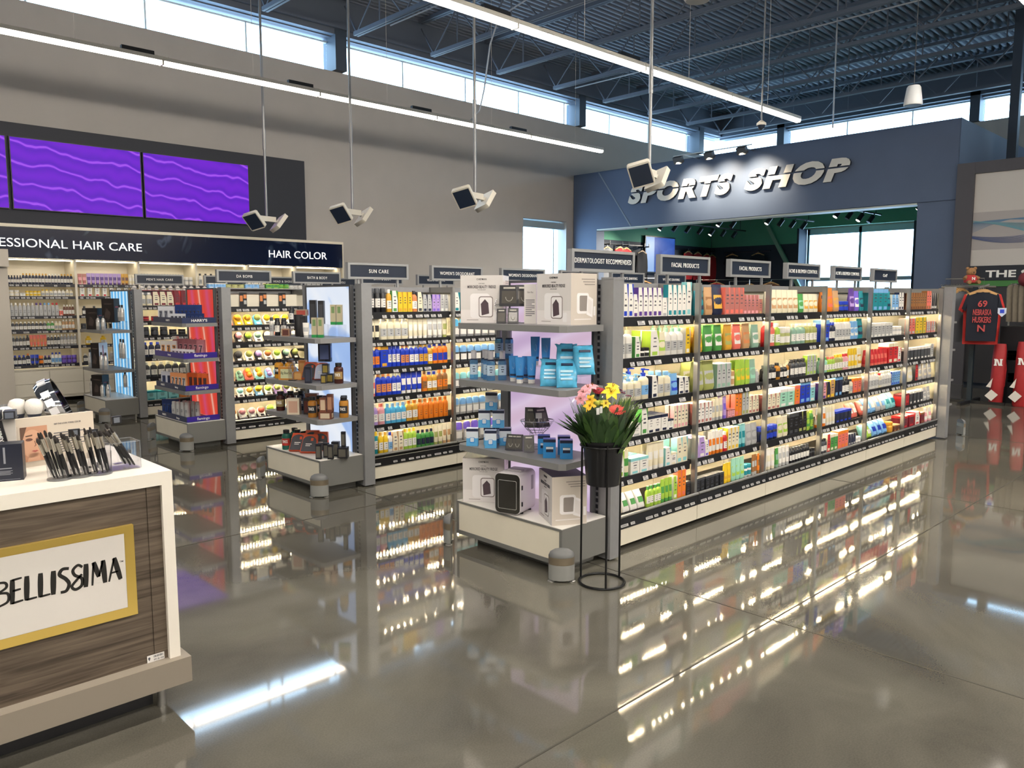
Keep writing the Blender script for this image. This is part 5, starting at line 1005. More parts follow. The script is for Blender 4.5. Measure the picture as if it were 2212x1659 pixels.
rowof('navy carton with silver arrow on the base tray', 'navy cartons, base tray', 4, 3.10, 8.52, .025, -.045, ZE[3]+.005, '#1c2f5e', '#27407c', .055, .17, False)
for i in range(8): product('spray', 'silver', 'silver', .052, .165, (3.115+.02*(i % 4)+.1*(i//4), 8.31-.062*(i % 4)-.02*(i//4), ZE[3]+.005), -.8, 'silver can on the base tray, %s row, %s from the outer end' % (('front', 'back')[i//4], ORD[i % 4]), 'silver cans on the base tray')
t = thing('jar', 'clear topped jar raised behind the white packs on the second tray', 'jar', (3.21, 8.44, ZE[1]+.005)); part('body', MB().lathe([(.03, 0), (.032, .15), (.02, .165)], 16), M('plastic rose', PAL['rose']), t); part('lid', MB().lathe([(.034, .165), (.034, .19), (.03, .195)], 16), M('plastic white'), t)
# ---------------------------------------------------------------- goods on the light blue endcap
ZF = (1.1155, .6275, .2685)
def dryerbox(label, x, y, z, w=.15, h=.26, d=.12, rz=-1.0, light=False):
    t = thing('appliance_box', label, 'box', (x, y, z), rz, 'black hair tool boxes'); part('carton', MB().box(-w/2, w/2, -d/2, d/2, 0, h, 0, dict(right=1)), [M('box near black', '#2a2422', .35), M('box white side', '#d8d6dc', .35) if light else M('box dark side', '#231f1f', .35)], t)
    part('print', MB().box(-w*.3, w*.32, -d/2-.0008, -d/2, h*.75, h*.80).prism([(-w*.35, h*.2), (w*.1, h*.15), (w*.2, h*.4), (-w*.1, h*.6)], 'xz', -d/2-.0008, -d/2), M('box gloss grey', '#4f4440', .25), t); part('side_print', MB().box(w/2, w/2+.0008, -d*.3, d*.25, h*.5, h*.54).box(w/2, w/2+.0008, -d*.08, d*.02, h*.15, h*.9) if light else MB().box(w/2, w/2+.0008, -d*.3, d*.3, h*.62, h*.67), M('box red print', '#8c2f36', .4), t)
def scan(label, x, y, z, h=.19, cap='#1c1d22', w=.05):
    t = thing('silver_bottle', label, 'bottle', (x, y, z), -.9, 'silver hair bottles'); r = w/2
    part('bottle', MB().lathe([(r*.95, 0), (r, .005), (r, h*.68), (r*.55, h*.8), (r*.5, h*.83)], 16), M('satin silver', '#c2bfbb', .3, .5), t); part('cap', MB().lathe([(r*.5, h*.83), (r*.5, h*.98), (r*.4, h)], 12), M('cap '+cap, cap, .4), t); m = MB(); ring_label(m, r*1.01, r*1.01, 2, h*.25, h*.55, 0); part('label', m, M('pale label', '#d9d6d0', .5), t)
dryerbox('black hair tool box at the front of the top shelf', 3.14, 10.87, ZF[0], .17, .27, .11); dryerbox('taller black hair tool box standing behind on the top shelf', 3.27, 10.66, ZF[0]+.09, .18, .30, .1)
riser('clear riser under the taller black hair tool box', 3.27, 10.66, ZF[0], .2, .088, .2)
dryerbox('black box with a white side panel on the second shelf', 3.15, 10.80, ZF[1], .12, .32, .15, light=True); dryerbox('black hair tool box on the base of the light blue endcap', 3.15, 10.83, ZF[2], .16, .27, .12)
for lab, x, y, z, h in (('silver bottle at the front of the top shelf, outer', 3.12, 10.68, ZF[0], .18), ('silver bottle at the front of the top shelf, inner', 3.14, 10.55, ZF[0], .18), ('silver bottle standing at the second shelf outer end', 3.10, 11.02, ZF[1], .23), ('silver bottle in front of the white panel box, outer', 3.12, 10.63, ZF[1], .21), ('silver bottle in front of the white panel box, inner', 3.13, 10.50, ZF[1], .21), ('silver bottle on the base, outer end', 3.11, 11.05, ZF[2], .21), ('silver bottle on the base in front of the box', 3.12, 10.66, ZF[2], .19), ('silver bottle on the base, beside the front one', 3.16, 10.57, ZF[2], .2), ('silver bottle raised against the light blue panel, top shelf, outer', 3.33, 10.52, ZF[0]+.11, .2), ('silver bottle raised against the light blue panel, top shelf, inner', 3.33, 10.43, ZF[0]+.11, .2), ('silver bottle raised against the light blue panel, second shelf, outer', 3.33, 10.55, ZF[1]+.13, .24), ('silver bottle raised against the light blue panel, second shelf, inner', 3.33, 10.45, ZF[1]+.13, .24), ('lone silver bottle raised against the panel above the base', 3.33, 10.45, ZF[2]+.13, .2)): scan(lab, x, y, z, h)
for k, (z, h) in enumerate(((ZF[0], .109), (ZF[1], .129), (ZF[2], .129))): riser('clear riser under raised silver bottles, %s' % ('top shelf', 'second shelf', 'base')[k], 3.33, 10.49, z, .1, h, .2)
# ================================================================ COUNTER
def woodmat():
    m = bpy.data.materials.new('dark wood laminate'); m.use_nodes = True; n = m.node_tree.nodes; L = m.node_tree.links; b = n['Principled BSDF']
    t = n.new('ShaderNodeTexCoord'); mp = n.new('ShaderNodeMapping'); mp.inputs['Scale'].default_value = (.7, 1, 14); L.new(t.outputs['Object'], mp.inputs[0])
    x = n.new('ShaderNodeTexNoise'); x.inputs['Scale'].default_value = 5; x.inputs['Detail'].default_value = 8; x.inputs['Distortion'].default_value = .6; L.new(mp.outputs[0], x.inputs['Vector'])
    r = n.new('ShaderNodeValToRGB'); e = r.color_ramp.elements; e[0].position = .3; e[0].color = (*rgb('#3d342b'), 1); e[1].position = .72; e[1].color = (*rgb('#75685a'), 1)
    L.new(x.outputs[0], r.inputs[0]); L.new(r.outputs[0], b.inputs['Base Color']); b.inputs['Roughness'].default_value = .42; return m
WOODL = woodmat(); CT = .889; CY = 2.836; CXR = 1.044; CXL = -.60; CD = 3.52
t = thing('beauty_counter', 'white topped counter with dark wood front and gold framed sign', 'counter', (0, 0, 0))
CW = M('counter white', '#ebe6da', .35)
part('top', MB().box(CXL, CXR, CY, CD, CT-.048, CT), CW, t)
part('end_panel', MB().box(CXR-.038, CXR, CY, CD, .195, CT-.048), CW, t); part('end_panel', MB().box(CXL, CXL+.038, CY, CD, .195, CT-.048), CW, t)
part('wood_front', MB().box(CXL+.038, CXR-.085, CY+.022, CY+.04, .195, CT-.048), WOODL, t); part('wood_stile', MB().box(CXR-.0845, CXR-.038, CY+.018, CY+.04, .195, CT-.048), WOODL, t)
part('plinth', MB().box(CXL-.04, 1.071, 2.806, CD+.03, .10, .195), M('plinth taupe', '#8b8276', .5), t)
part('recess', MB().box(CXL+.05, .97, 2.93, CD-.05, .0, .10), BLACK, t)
for x, y in ((.99, 2.90), (-.5, 2.90)): part('leveling_foot', MB().cyl(x, y, 0, .10, .015, 10), STEEL, t)
GOLD = M('gold frame', '#c4a855', .3, .35); fx0, fx1, fz0, fz1 = -.02, .906, .393, .717; fy = CY+.0215
fm = MB(); b_ = .029
for (ax, az), (bx_, bz) in (((fx0, fz0), (fx1, fz0)), ((fx1, fz0), (fx1, fz1)), ((fx1, fz1), (fx0, fz1)), ((fx0, fz1), (fx0, fz0))):
    cx, cz = (fx0+fx1)/2, (fz0+fz1)/2; inn = lambda x, z: (x+(b_ if x < cx else -b_), z+(b_ if z < cz else -b_))
    (ix, iz), (jx, jz) = inn(ax, az), inn(bx_, bz)
    fm.add([(ax, fy, az), (bx_, fy, bz), (bx_, fy-.016, bz), (ax, fy-.016, az), (ix, fy-.006, iz), (jx, fy-.006, jz)], [(0, 1, 2, 3), (3, 2, 5, 4)])
fr_ = part('sign_frame', fm, GOLD, t); part('sign_card', MB().box(fx0+b_, fx1-b_, fy-.005, fy, fz0+b_, fz1-b_), M('sign card white', '#dcd8d2', .4), t)
# brush lettering, drawn as tapered strokes
def strokes(letter):
    D = dict(B=[([(.12, 1), (.05, 0)], .13), ([(.08, .98), (.42, .93), (.44, .72), (.1, .55)], .07), ([(.1, .55), (.48, .48), (.46, .14), (.05, .0)], .07)], E=[([(.12, 1), (.06, 0)], .14), ([(.1, .97), (.46, 1.0)], .06), ([(.1, .53), (.4, .55)], .06), ([(.05, .03), (.46, .07)], .06)], L=[([(.14, 1.02), (.08, .02)], .15), ([(.06, .04), (.46, .06)], .06)],
        I=[([(.12, 1.0), (.06, 0)], .16)], S=[([(.45, .96), (.2, .98), (.08, .78), (.3, .55), (.42, .3), (.3, .04), (.08, .02)], .10)], Z=[([(.47, .9), (.3, 1.02), (.1, .85), (.16, .62), (.42, .42), (.4, .12), (.16, .0), (.02, .16), (.2, .38), (.44, .6)], .085)], M=[([(.06, 0), (.16, 1)], .06), ([(.16, 1), (.34, .32)], .15), ([(.34, .32), (.54, 1)], .06), ([(.54, 1), (.58, 0)], .16)], A=[([(.02, 0), (.28, 1)], .06), ([(.28, 1), (.5, 0)], .16), ([(.12, .36), (.42, .38)], .05)])
    return D[letter]
def brushword(word, x0, z0, h, wid, y):
    m = MB(); adv = dict(B=.56, E=.5, L=.5, I=.26, S=.5, Z=.5, M=.72, A=.55); tot = sum(adv[c] for c in word); k = wid/tot; x = x0
    for c in word:
        for pts, wd in strokes(c):
            P = [Vector((x+px_*k, z0+pz*h)) for px_, pz in pts]; q = []
            for i in range(len(P)-1):
                a, b, c_, d_ = P[max(i-1, 0)], P[i], P[i+1], P[min(i+2, len(P)-1)]
                for j in range(6): u = j/6; q.append(.5*((2*b)+(c_-a)*u+(2*a-5*b+4*c_-d_)*u*u+(3*b-a-3*c_+d_)*u**3))
            q.append(P[-1]); L_, R_ = [], []
            for i, p in enumerate(q):
                d = (q[min(i+1, len(q)-1)]-q[max(i-1, 0)]).normalized(); nn = Vector((-d.y, d.x)); u = i/(len(q)-1); ww = wd*.5*h*(.72+.4*math.sin(PI*(.15+.75*u)))*(1.2 if wd > .11 else 1.35)
                L_.append(p+nn*ww); R_.append(p-nn*ww)
            n = len(q); m.add([(p.x, y, p.y) for p in L_]+[(p.x, y, p.y) for p in R_], [(i, i+1, n+i+1, n+i) for i in range(n-1)])
        x += adv[c]*k
    return m
link('lettering', brushword('BELLISZIMA', .484, .529, .080, .378, fy-.0056).mesh('lettering', [M('brush ink', '#15130f', .6)], fix=False), t)
lettering(t, 'TM', .006, .012, loc=(.864, fy-.0052, .588), mat=M('brush ink'), ext=.0003, bold=.01)
st = part('shelf_sticker', MB().prism([(.902, .196), (.962, .196), (.962, .222), (.902, .222)], 'xz', CY+.0165, CY+.0178), M('sticker white', '#e4e2de', .5), t, loc=(.03, 0, 0))
m = MB(); r_ = random.Random(3)
for k in range(16): m.box(.924+.0022*k, .924+.0022*k+r_.choice((.0007, .0013)), CY+.0160, CY+.0165, .211, .219)
m.lathe([(.0001, 0)], 6) if False else None
m.prism([(.909+.004*math.cos(a), .212+.004*math.sin(a)) for a in [2*PI*i/12 for i in range(12)]], 'xz', CY+.0160, CY+.0165); m.prism([(.905, .211), (.913, .211), (.909, .202)], 'xz', CY+.0161, CY+.0165)
part('sticker_print', m, M('printed ink'), st); lettering(st, 'FF.B-08', .006, .034, loc=(.942, CY+.0160, .200), mat=M('printed ink'), ext=.0003)
# goods on the counter
t = thing('navy_box', 'dark navy box with vertical grey print at the front of the counter', 'box', (.585, 3.085, CT), -.32); part('carton', MB().box(-.055, .055, -.035, .035, 0, .125), M('box navy ink', '#141a2c', .35), t)
m = MB(); m.box(.0, .006, -.0356, -.035, .06, .115).box(-.03, .022, -.0356, -.035, .042, .045)
for k in range(4): m.box(-.03, .024 if k % 2 else .018, -.0356, -.035, .022+.004*k, .0235+.004*k)
m.box(-.045, .045, -.0356, -.035, .005, .006); part('print', m, M('grey print', '#8d9099', .5), t)
t = thing('mascara_display', 'clear stepped stand with black and white printed mascara cards behind the navy box', 'display rack', (.575, 3.215, CT), -.30)
part('stand', MB().box(-.12, .075, -.02, .10, .0, .004).box(-.12, .075, -.022, -.018, .004, .05).box(-.12, .075, .03, .034, .004, .155), ACRYL, t)
part('back_card', MB().box(-.12, .07, .020, .028, .05, .19), M('display back white', '#d9d4cd', .4), t); part('top_shelf', MB().box(-.12, .078, -.005, .06, .190, .193), ACRYL, t)
for k in range(3):
    m = MB(); m.T = Matrix.Translation((-.085+.062*k, .008, .065)) @ Matrix.Rotation(math.radians(-10), 4, 'Y'); m.box(-.014, .014, -.008, .004, 0, .12); cd = part('mascara_card', m, PKB, t)
    me = text_mesh('MAXIMIST', .013, .075, ext=.0004, bold=.03, mat=LETTER); me.transform(m.T @ Matrix.Translation((.004, -.0086, .06)) @ Matrix.Rotation(-PI/2, 4, 'Y')); link('lettering', me, cd)
    if k < 2:
        m = MB(); m.T = Matrix.Translation((-.055+.062*k, .012, .08)); m.box(-.012, .012, -.004, .004, .03, .085); part('picture', m, M('lip print', '#a96a6c', .5), t)
for k in range(4): pbox('small black and silver box on top of the mascara stand, %s from the far side' % ORD[3-k], .505+.042*k, 3.235-.013*k, CT+.1935, .036, .028, .06, '#22242b', rz=-.3, acc='#5c6370', grp='small boxes on the mascara stand', name='small_box')
BR = M('bristle white', '#e8e4dc', .9, noise=.05, nscale=200); FER = M('brush ferrule silver', '#d8d2c4', .25, .8); HND = M('brush handle black', '#17171a', .3); BRD = M('bristle dark', '#2a2523', .9); FERD = M('ferrule slate', '#454a58', .35, .3)
for k, (x, y, z) in enumerate(((.648, 3.36, .18), (.69, 3.37, .205), (.735, 3.33, .205))):
    t = thing('powder_brush', 'big fluffy white powder brush with slate band, %s from the far side of the counter' % ORD[k], 'brush', (x, y, CT), 0, 'fluffy powder brushes')
    part('handle', MB().lathe([(.022, 0), (.019, .06), (.016, z-.045)], 16), M('brush handle pearl', '#cfcac6', .25), t); part('ferrule', MB().lathe([(.0165, z-.045), (.024, z-.02)], 16), FERD, t)
    part('bristles', MB().lathe([(.024, z-.02), (.031, z), (.031, z+.015), (.024, z+.03), (.01, z+.036)], 18), BR, t)
t = thing('brush_tub', 'clear round tub with ribbed clear top on the far side of the counter', 'tub', (.665, 3.43, CT)); part('body', MB().lathe([(.035, 0), (.036, .17), (.034, .172), (.034, .004)], 18), ACRYL, t); part('lid', MB().box(-.03, .03, -.02, .02, .1725, .215), CHROME, t)
# tilted chrome mirror ring
t = thing('table_mirror', 'chunky chrome faceted ring mirror leaning on the counter', 'mirror', (.832, 3.41, CT), 0)
_n = Vector((-.719*.80-.695*.40, .695*.80-.719*.40, -.40)).normalized(); _v = Vector((-.719*.45, .695*.45, .88)); _v = (_v-_n*_v.dot(_n)).normalized(); _q = _n.cross(_v)
T = Matrix.Translation((0, 0, .185)) @ Matrix(((_q.x, _n.x, _v.x, 0), (_q.y, _n.y, _v.y, 0), (_q.z, _n.z, _v.z, 0), (0, 0, 0, 1)))
m = MB(); n = 22; pts = []
for i in range(n):
    a = 2*PI*i/n; ca, sa = math.cos(a), math.sin(a); o_ = []
    for r_, y_ in ((1.0, -.034), (1.03, -.02), (1.03, .02), (1.0, .034), (.9, .034), (.9, -.034)): o_.append((.112*r_*ca, y_*.9, .118*r_*sa))
    pts.append(o_)
m.T = T
for i in range(n):
    a_, b_2 = pts[i], pts[(i+1) % n]
    for j in range(6): k = (j+1) % 6; m.add([a_[j], b_2[j], b_2[k], a_[k]], [(0, 1, 2, 3)])
    if True:
        u, v = [Vector(q) for q in (a_[1], a_[2])], [Vector(q) for q in (b_2[1], b_2[2])]; c = sum(u+v, Vector())/4; nr = Vector((c.x, 0, c.z)).normalized()*.005; P4 = [c+(q-c)*.8+nr for q in (u[0], v[0], v[1], u[1])]; m.add(P4+[q-nr for q in P4], [(0, 1, 2, 3), (0, 4, 5, 1), (1, 5, 6, 2), (2, 6, 7, 3), (3, 7, 4, 0)], i//2 % 2)
part('rim', m, [CHROME, M('chrome bright facet', '#f2f2f4', .4, .7)], t)  # alternate facets paler: bright reflections painted into the chrome rim
m = MB(); m.T = T; m.loft([[(.100*math.cos(2*PI*i/28), y_, .106*math.sin(2*PI*i/28)) for i in range(28)] for y_ in (.0, .006)], 0, sm=False); part('mirror_glass', m, M('mirror glass', '#d5d3d2', .04, 1.0), t)
part('stand', MB().cyl(0.03, -.03, 0, .012, .05, 20).cyl(.03, -.03, .012, .09, .012, 12), CHROME, t)
# printed header card behind the brushes: portrait print at left, print lines at right
t = thing('header_card', 'pale printed beauty card with a cropped portrait standing behind the brush cups', 'card', (.655, 3.245, CT), math.radians(8)); W_, H_ = .27, .18
part('card', MB().box(0, W_, 0, .02, 0, H_), M('card beige', '#d3c7b6', .45), t)
SK = M('portrait skin', '#d0a285', .5); m = MB(); y_ = -.0008
m.box(.012, .103, y_, 0, .02, .148, 0); part('picture_ground', m, M('portrait ground', '#c08f72', .5), t)
m = MB(); m.prism([(.05+.036*math.cos(a), .085+.052*math.sin(a)) for a in [2*PI*i/24 for i in range(24)]], 'xz', y_-.0004, y_, 0); m.prism([(.03, .02), (.075, .02), (.07, .05), (.04, .05)], 'xz', y_-.0004, y_, 0); part('portrait', m, SK, t)
m = MB(); m.prism([(.012, .02), (.024, .04), (.018, .10), (.034, .148), (.012, .148)], 'xz', y_-.0008, y_-.0004); m.prism([(.028, .116), (.052, .119), (.051, .114), (.03, .112)], 'xz', y_-.001, y_-.0004); m.prism([(.07, .119), (.085, .115), (.085, .112), (.07, .115)], 'xz', y_-.001, y_-.0004); part('portrait_hair', m, M('portrait hair', '#5e4436', .6), t)
m = MB()
for cx in (.040, .074): m.prism([(cx+.012*math.cos(a), .101+.0055*math.sin(a)) for a in [2*PI*i/14 for i in range(14)]], 'xz', y_-.0012, y_-.0004)
m.tube([(.058, y_-.001, .095), (.062, y_-.0012, .078), (.056, y_-.0012, .075)], .0012, 4); part('portrait_eyes', m, M('portrait eye shade', '#6d4a3f', .5), t)
part('portrait_lips', MB().prism([(.046, .058), (.054, .061), (.058, .0595), (.062, .061), (.070, .058), (.058, .053)], 'xz', y_-.0012, y_-.0004), M('portrait lips', '#a4564d', .5), t)
lettering(t, 'GET THE LOOK: TONAL COLOR', .006, .095, loc=(.175, y_, .145), mat=M('printed ink'), ext=.0003); m = MB(); r_ = random.Random(5)
for k in range(9): m.box(.125, .125+r_.uniform(.06, .11), y_, 0, .04+.009*k, .043+.009*k)
part('print', m, M('printed ink'), t)
def brush(label, base, top, kind, grp):
    b, tp = Vector(base), Vector(top); d = tp-b; L_ = d.length; t = thing('makeup_brush', label, 'brush', base, 0, grp); q = d.to_track_quat('Z', 'Y').to_matrix().to_4x4()
    def pt(n, prof, mat, ky=1.0, nn=10):
        m = MB(); m.T = q; m.lathe(prof, nn, 0, 2, ky); part(n, m, mat, t)
    pt('handle', [(.0028, 0), (.0046, L_*.3), (.0042, L_*.58)], HND); pt('ferrule', [(.0046, L_*.58), (.0052, L_*.62), (.0058, L_*.86)], FER); w_ = (.0058, .007, .009, .0045)[kind]
    pt('bristles', [(.0055, L_*.86), (w_, L_*.93), (w_*.7, L_*.985), (w_*.25, L_)], BRD, .7)
    if kind in (0, 2): m = MB(); m.T = q; m.box(-.007, .007, -.0062, -.0055, L_*.06, L_*.2); part('barcode_tag', m, M('sticker white'), t)
def cup(label, x, y, r, h):
    t = thing('brush_cup', label, 'cup', (x, y, CT), 0, 'clear brush cups'); part('cup', MB().lathe([(r*.92, 0), (r, h), (r*.96, h), (r*.88, .006)], 24), ACRYL, t); part('foot_rim', MB().lathe([(r*1.0, 0), (r*1.0, .005), (r*.93, .006)], 24), glassmat('acrylic edge', '#f4f6f7', op=.18, opcol='#d5d8da'), t)
cups = ((.716, 2.958, .039, .078, 'first'), (.778, 2.960, .040, .086, 'second'), (.842, 2.953, .039, .078, 'third'))
for i, (x, y, r, h, o) in enumerate(cups):
    cup('round clear cup of makeup brushes, %s from the mascara display' % o, x, y, r, h); rnd = random.Random(40+i)
    for k in range(8):
        a = 2*PI*k/8+.3*i; bx_ = (x+.022*math.cos(a)+.006, y+.022*math.sin(a), CT+.008); lean = (-.030 if i < 2 else -.022)+rnd.uniform(-.008, .012)
        tp = (x+lean+.026*math.cos(a), y+.02*math.sin(a)+rnd.uniform(-.01, .005), CT+.008+rnd.uniform(.135, .168)); brush('black and silver makeup brush in the %s cup, %s around its rim' % (o, ORD[k]), bx_, tp, rnd.randrange(4), 'makeup brushes in cups')
t = thing('acrylic_box', 'square clear acrylic box of leaning makeup brushes at the counter corner', 'box', (.930, 3.005, CT), 0); a = .05; hh = .10
part('walls', MB().box(-a, a, -a, -a+.003, .004, hh).box(-a, a, a-.003, a, .004, hh).box(-a, -a+.003, -a+.003, a-.003, .004, hh).box(a-.003, a, -a+.003, a-.003, .004, hh), ACRYL, t); part('base', MB().box(-a, a, -a, a, 0, .004), ACRYL, t)
part('edges', MB().tube([(-a, -a, hh), (a, -a, hh), (a, a, hh), (-a, a, hh)], .0014, 4, closed=True).tube([(-a, -a, 0.002), (-a, -a, hh)], .0014, 4).tube([(a, -a, 0.002), (a, -a, hh)], .0014, 4), glassmat('acrylic edge', '#f4f6f7', op=.18, opcol='#d5d8da'), t)
rnd = random.Random(77)
for k in range(9):
    y = 2.968+.0085*k; brush('makeup brush leaning in the square acrylic box, %s from its front wall' % ORD[k], (.955+rnd.uniform(-.012, .012), y, CT+.012), (.888+rnd.uniform(-.012, .014), y+rnd.uniform(-.004, .004), CT+rnd.uniform(.135, .165)), rnd.randrange(4), 'makeup brushes in the square box')
for lab, x, y, z, rz in (('small black price display on a clip rising above the acrylic box', .945, 3.09, .165, .2), ('small dark price display among the brushes of the second cup', .80, 3.08, .135, -.1), ('small blue lit price display behind the third cup', .862, 3.09, .125, .1)):
    t = thing('price_display', lab, 'price display', (x, y, CT), rz); part('clip', MB().tube([(0, 0, .0), (0, 0, z-.014)], .004, 8).box(-.018, .018, -.012, .012, 0, .003), ACRYL, t); part('case', MB().box(-.018, .018, -.006, .006, z-.014, z+.014), BLACK, t); part('screen', MB().box(-.012, .010, -.0068, -.006, z-.010, z+.010), M('price screen', '#6f747d', .2), t)
# ================================================================ FLOWER STAND
FX, FY = 3.147, 2.571
t = thing('flower_stand', 'black wire stand on the floor holding a black flower bucket', 'stand', (FX, FY, 0)); WIRE = M('black wire', '#0f1012', .35, .3)
def circ(r, z, n=32): return [(r*math.cos(2*PI*i/n), r*math.sin(2*PI*i/n), z) for i in range(n)]
part('base_ring', MB().tube(circ(.12, .007), .0065, 8, closed=True), WIRE, t); part('top_ring', MB().tube(circ(.119, .742), .005, 8, closed=True), WIRE, t)
for k, a in enumerate((-.75, 1.35, 3.45, )):
    a += .55; part('leg', MB().tube([(.12*math.cos(a), .12*math.sin(a), .008), (.119*math.cos(a), .119*math.sin(a), .755)], .0055, 8), WIRE, t)
t = thing('flower_bucket', 'tapered black bucket of flowers held in the wire stand', 'bucket', (FX, FY, .535)); BK = M('bucket black', '#101116', .32)
part('bucket', MB().lathe([(.086, 0), (.088, .006), (.104, .19), (.108, .20), (.108, .215), (.1135, .222), (.1135, .235), (.109, .237), (.104, .20), (.082, .01)], 32), BK, t)
# bouquet
G_ = [M('leaf dark', '#33502b', .6), M('leaf mid', '#4b6c36', .6), M('leaf light', '#93ad45', .6)]
t = thing('bouquet', 'mixed bouquet with pink, yellow and red flowers in the black bucket', 'flowers', (FX, FY, .62)); rnd = random.Random(11)
def leafmb(m, base, d, L_, w_, curl, mi):
    d = Vector(d).normalized(); s = d.cross(Vector((0, 0, 1))); s = s.normalized() if s.length > .01 else Vector((1, 0, 0)); n = 6; vs = []
    for i in range(n+1):
        u = i/n; c = Vector(base)+d*L_*u+Vector((d.x, d.y, 0))*curl*u*u-Vector((0, 0, curl*.8*u*u)); ww = w_*math.sin(PI*(.08+.92*u))**.8 if u < 1 else 0; vs += [tuple(c-s*ww), tuple(c+Vector((0, 0, ww*.25))), tuple(c+s*ww)]
    m.add(vs, [(3*i+j, 3*i+j+1, 3*i+j+4, 3*i+j+3) for i in range(n) for j in (0, 1)], mi, True)
m = MB()
for k in range(150):
    a = rnd.uniform(0, 2*PI); sp = rnd.uniform(.1, .62); b0 = (.05*math.cos(a), .05*math.sin(a), .05); leafmb(m, (b0[0]+.03*math.cos(a), b0[1]+.03*math.sin(a), .05+rnd.uniform(0, .12)), (sp*math.cos(a), sp*math.sin(a), 1), rnd.uniform(.15, .26), rnd.uniform(.014, .03), rnd.uniform(0, .04), rnd.choice((0, 0, 1, 1)))
for k in range(26):   # big straps at the outer end and palm blades
    a = rnd.uniform(1.6, 3.2); leafmb(m, (.07*math.cos(a), .07*math.sin(a), .13), (1.0*math.cos(a), 1.0*math.sin(a), rnd.uniform(.7, 1.2)), rnd.uniform(.15, .23), .016, .02, 0)
lf = part('leaves', m, G_, t, fix=False); lf['kind'] = 'stuff'
m = MB(); vx, vy = .72, -.69   # picture-right direction
for k in range(420):
    u = rnd.uniform(.03, .125); v = rnd.uniform(-.08, .05); bx_, by_ = u*vx-v*.69-.02, u*vy-v*.72; a = rnd.uniform(0, 2*PI); leafmb(m, (bx_, by_, .20+rnd.uniform(0, .08)), (.55*vx+.35*math.cos(a), .55*vy+.35*math.sin(a), 1.0), rnd.uniform(.08, .14), .0024, .012, rnd.choice((2, 2, 1)))
fr2 = part('feathery_greens', m, G_, t, fix=False); fr2['kind'] = 'stuff'
m = MB()
for k in range(26): a = rnd.uniform(0, 2*PI); m.tube([(.05*math.cos(a), .05*math.sin(a), .0), (.10*math.cos(a), .10*math.sin(a), .3)], .003, 5)
part('stems', m, G_[1], t)
def lily(c, col, r, name, nrm, petals=6):
    q = Vector(nrm).to_track_quat('Z', 'Y').to_matrix().to_4x4(); mm = MB(); mm.T = Matrix.Translation(c) @ q
    for p in range(petals):
        a = 2*PI*p/petals; rows = []
        for i in range(6): u = i/5; w_ = r*.30*math.sin(PI*(.1+.86*u)); rr_ = r*u; zz = r*(.32*u-.45*u*u*u); rows.append([(rr_*math.cos(a)-w_*math.sin(a)*s, rr_*math.sin(a)+w_*math.cos(a)*s, zz+(.06*r*abs(s))) for s in (-1, 0, 1)])
        mm.loft(rows, 0, closed=False)
    fl = part(name, mm, M('petal '+col, col, .6, noise=.12, nscale=70), t, fix=False)
    s = MB(); s.T = mm.T
    for p in range(5): a = 2*PI*p/5; s.tube([(0, 0, 0), (.2*r*math.cos(a), .2*r*math.sin(a), .55*r)], .0012, 4)
    part('stamens', s, M('stamen', '#8a5a28', .7), fl)
def gerbera(c, col, r, name, nrm):
    q = Vector(nrm).to_track_quat('Z', 'Y').to_matrix().to_4x4(); mm = MB(); mm.T = Matrix.Translation(c) @ q
    for ring_, (r1, z0, n) in enumerate(((1, 0, 22), (.8, .1, 18), (.55, .2, 14))):
        for p in range(n):
            a = 2*PI*p/n+.1*ring_; w_ = r*.13; mm.loft([[(r*u*r1*math.cos(a)-w_*k*math.sin(a)*s, r*u*r1*math.sin(a)+w_*k*math.cos(a)*s, r*z0+r*.12*u) for s in (-1, 1)] for u, k in ((.12, .4), (.6, 1), (1, .5))], 0, closed=False)
    mm.sphere(0, 0, r*.22, r*.2, 10, 1, kz=.5); part(name, mm, [M('petal '+col, col, .6, noise=.12, nscale=70), M('gerbera eye', '#5e2418', .8)], t, fix=False)
cam_ = Vector((-.66, -.75, 0))
def fp(u, v, z): return (u*vx-v*.66, u*vy-v*.75, z)   # u along the picture, v toward the viewer
lily(fp(.03, .03, .40), '#e8c61e', .05, 'yellow_lily', (-.5, -.55, .8)); lily(fp(.045, .0, .425), '#e8cb2a', .042, 'yellow_lily', (-.2, -.5, 1)); lily(fp(-.085, .075, .335), '#e6b818', .035, 'yellow_lily', (-.7, -.7, .5)); lily(fp(-.08, .06, .365), '#dcb01a', .034, 'yellow_lily', (-.9, -.4, .4)); lily(fp(0.0, .055, .345), '#d9c23a', .028, 'yellow_lily', (-.6, -.6, .7))
for u, v, z, nn in ((-.11, .03, .40, (-.9, -.2, .8)), (-.085, .01, .42, (-.5, -.3, 1)), (-.125, .05, .37, (-1, -.3, .4)), (-.06, -.02, .425, (-.2, -.2, 1))): lily(fp(u, v, z), '#dc98a0', .038, 'pink_lily', nn)
gerbera(fp(.055, .085, .315), '#d23f2f', .044, 'red_gerbera', (-.35, -.42, 1)); gerbera(fp(-.025, -.02, .40), '#a52230', .036, 'dark_red_gerbera', (-.3, -.3, 1))
for u, v, z in ((.085, -.02, .405), (.10, -.03, .39), (.13, -.01, .375)): gerbera(fp(u, v, z), '#6a2348', .018, 'purple_blossom', (0, -.2, 1))
m = MB()
for u, v in ((-.03, .03), (-.015, .04), (0, .02), (-.045, .05)): m.sphere(*fp(u, v, .345), .017, 8)
part('green_buds', m, M('bud green', '#a3a83a', .7, noise=.2, nscale=90), t)
part('tag_card', MB().box(-.02, .003, -.001, .001, 0, .034), M('sticker white'), t, loc=fp(-.045, .125, .30)); part('tag_card', MB().box(-.0, .018, -.001, .001, .004, .038), M('sticker white'), t, loc=fp(-.04, .125, .302))
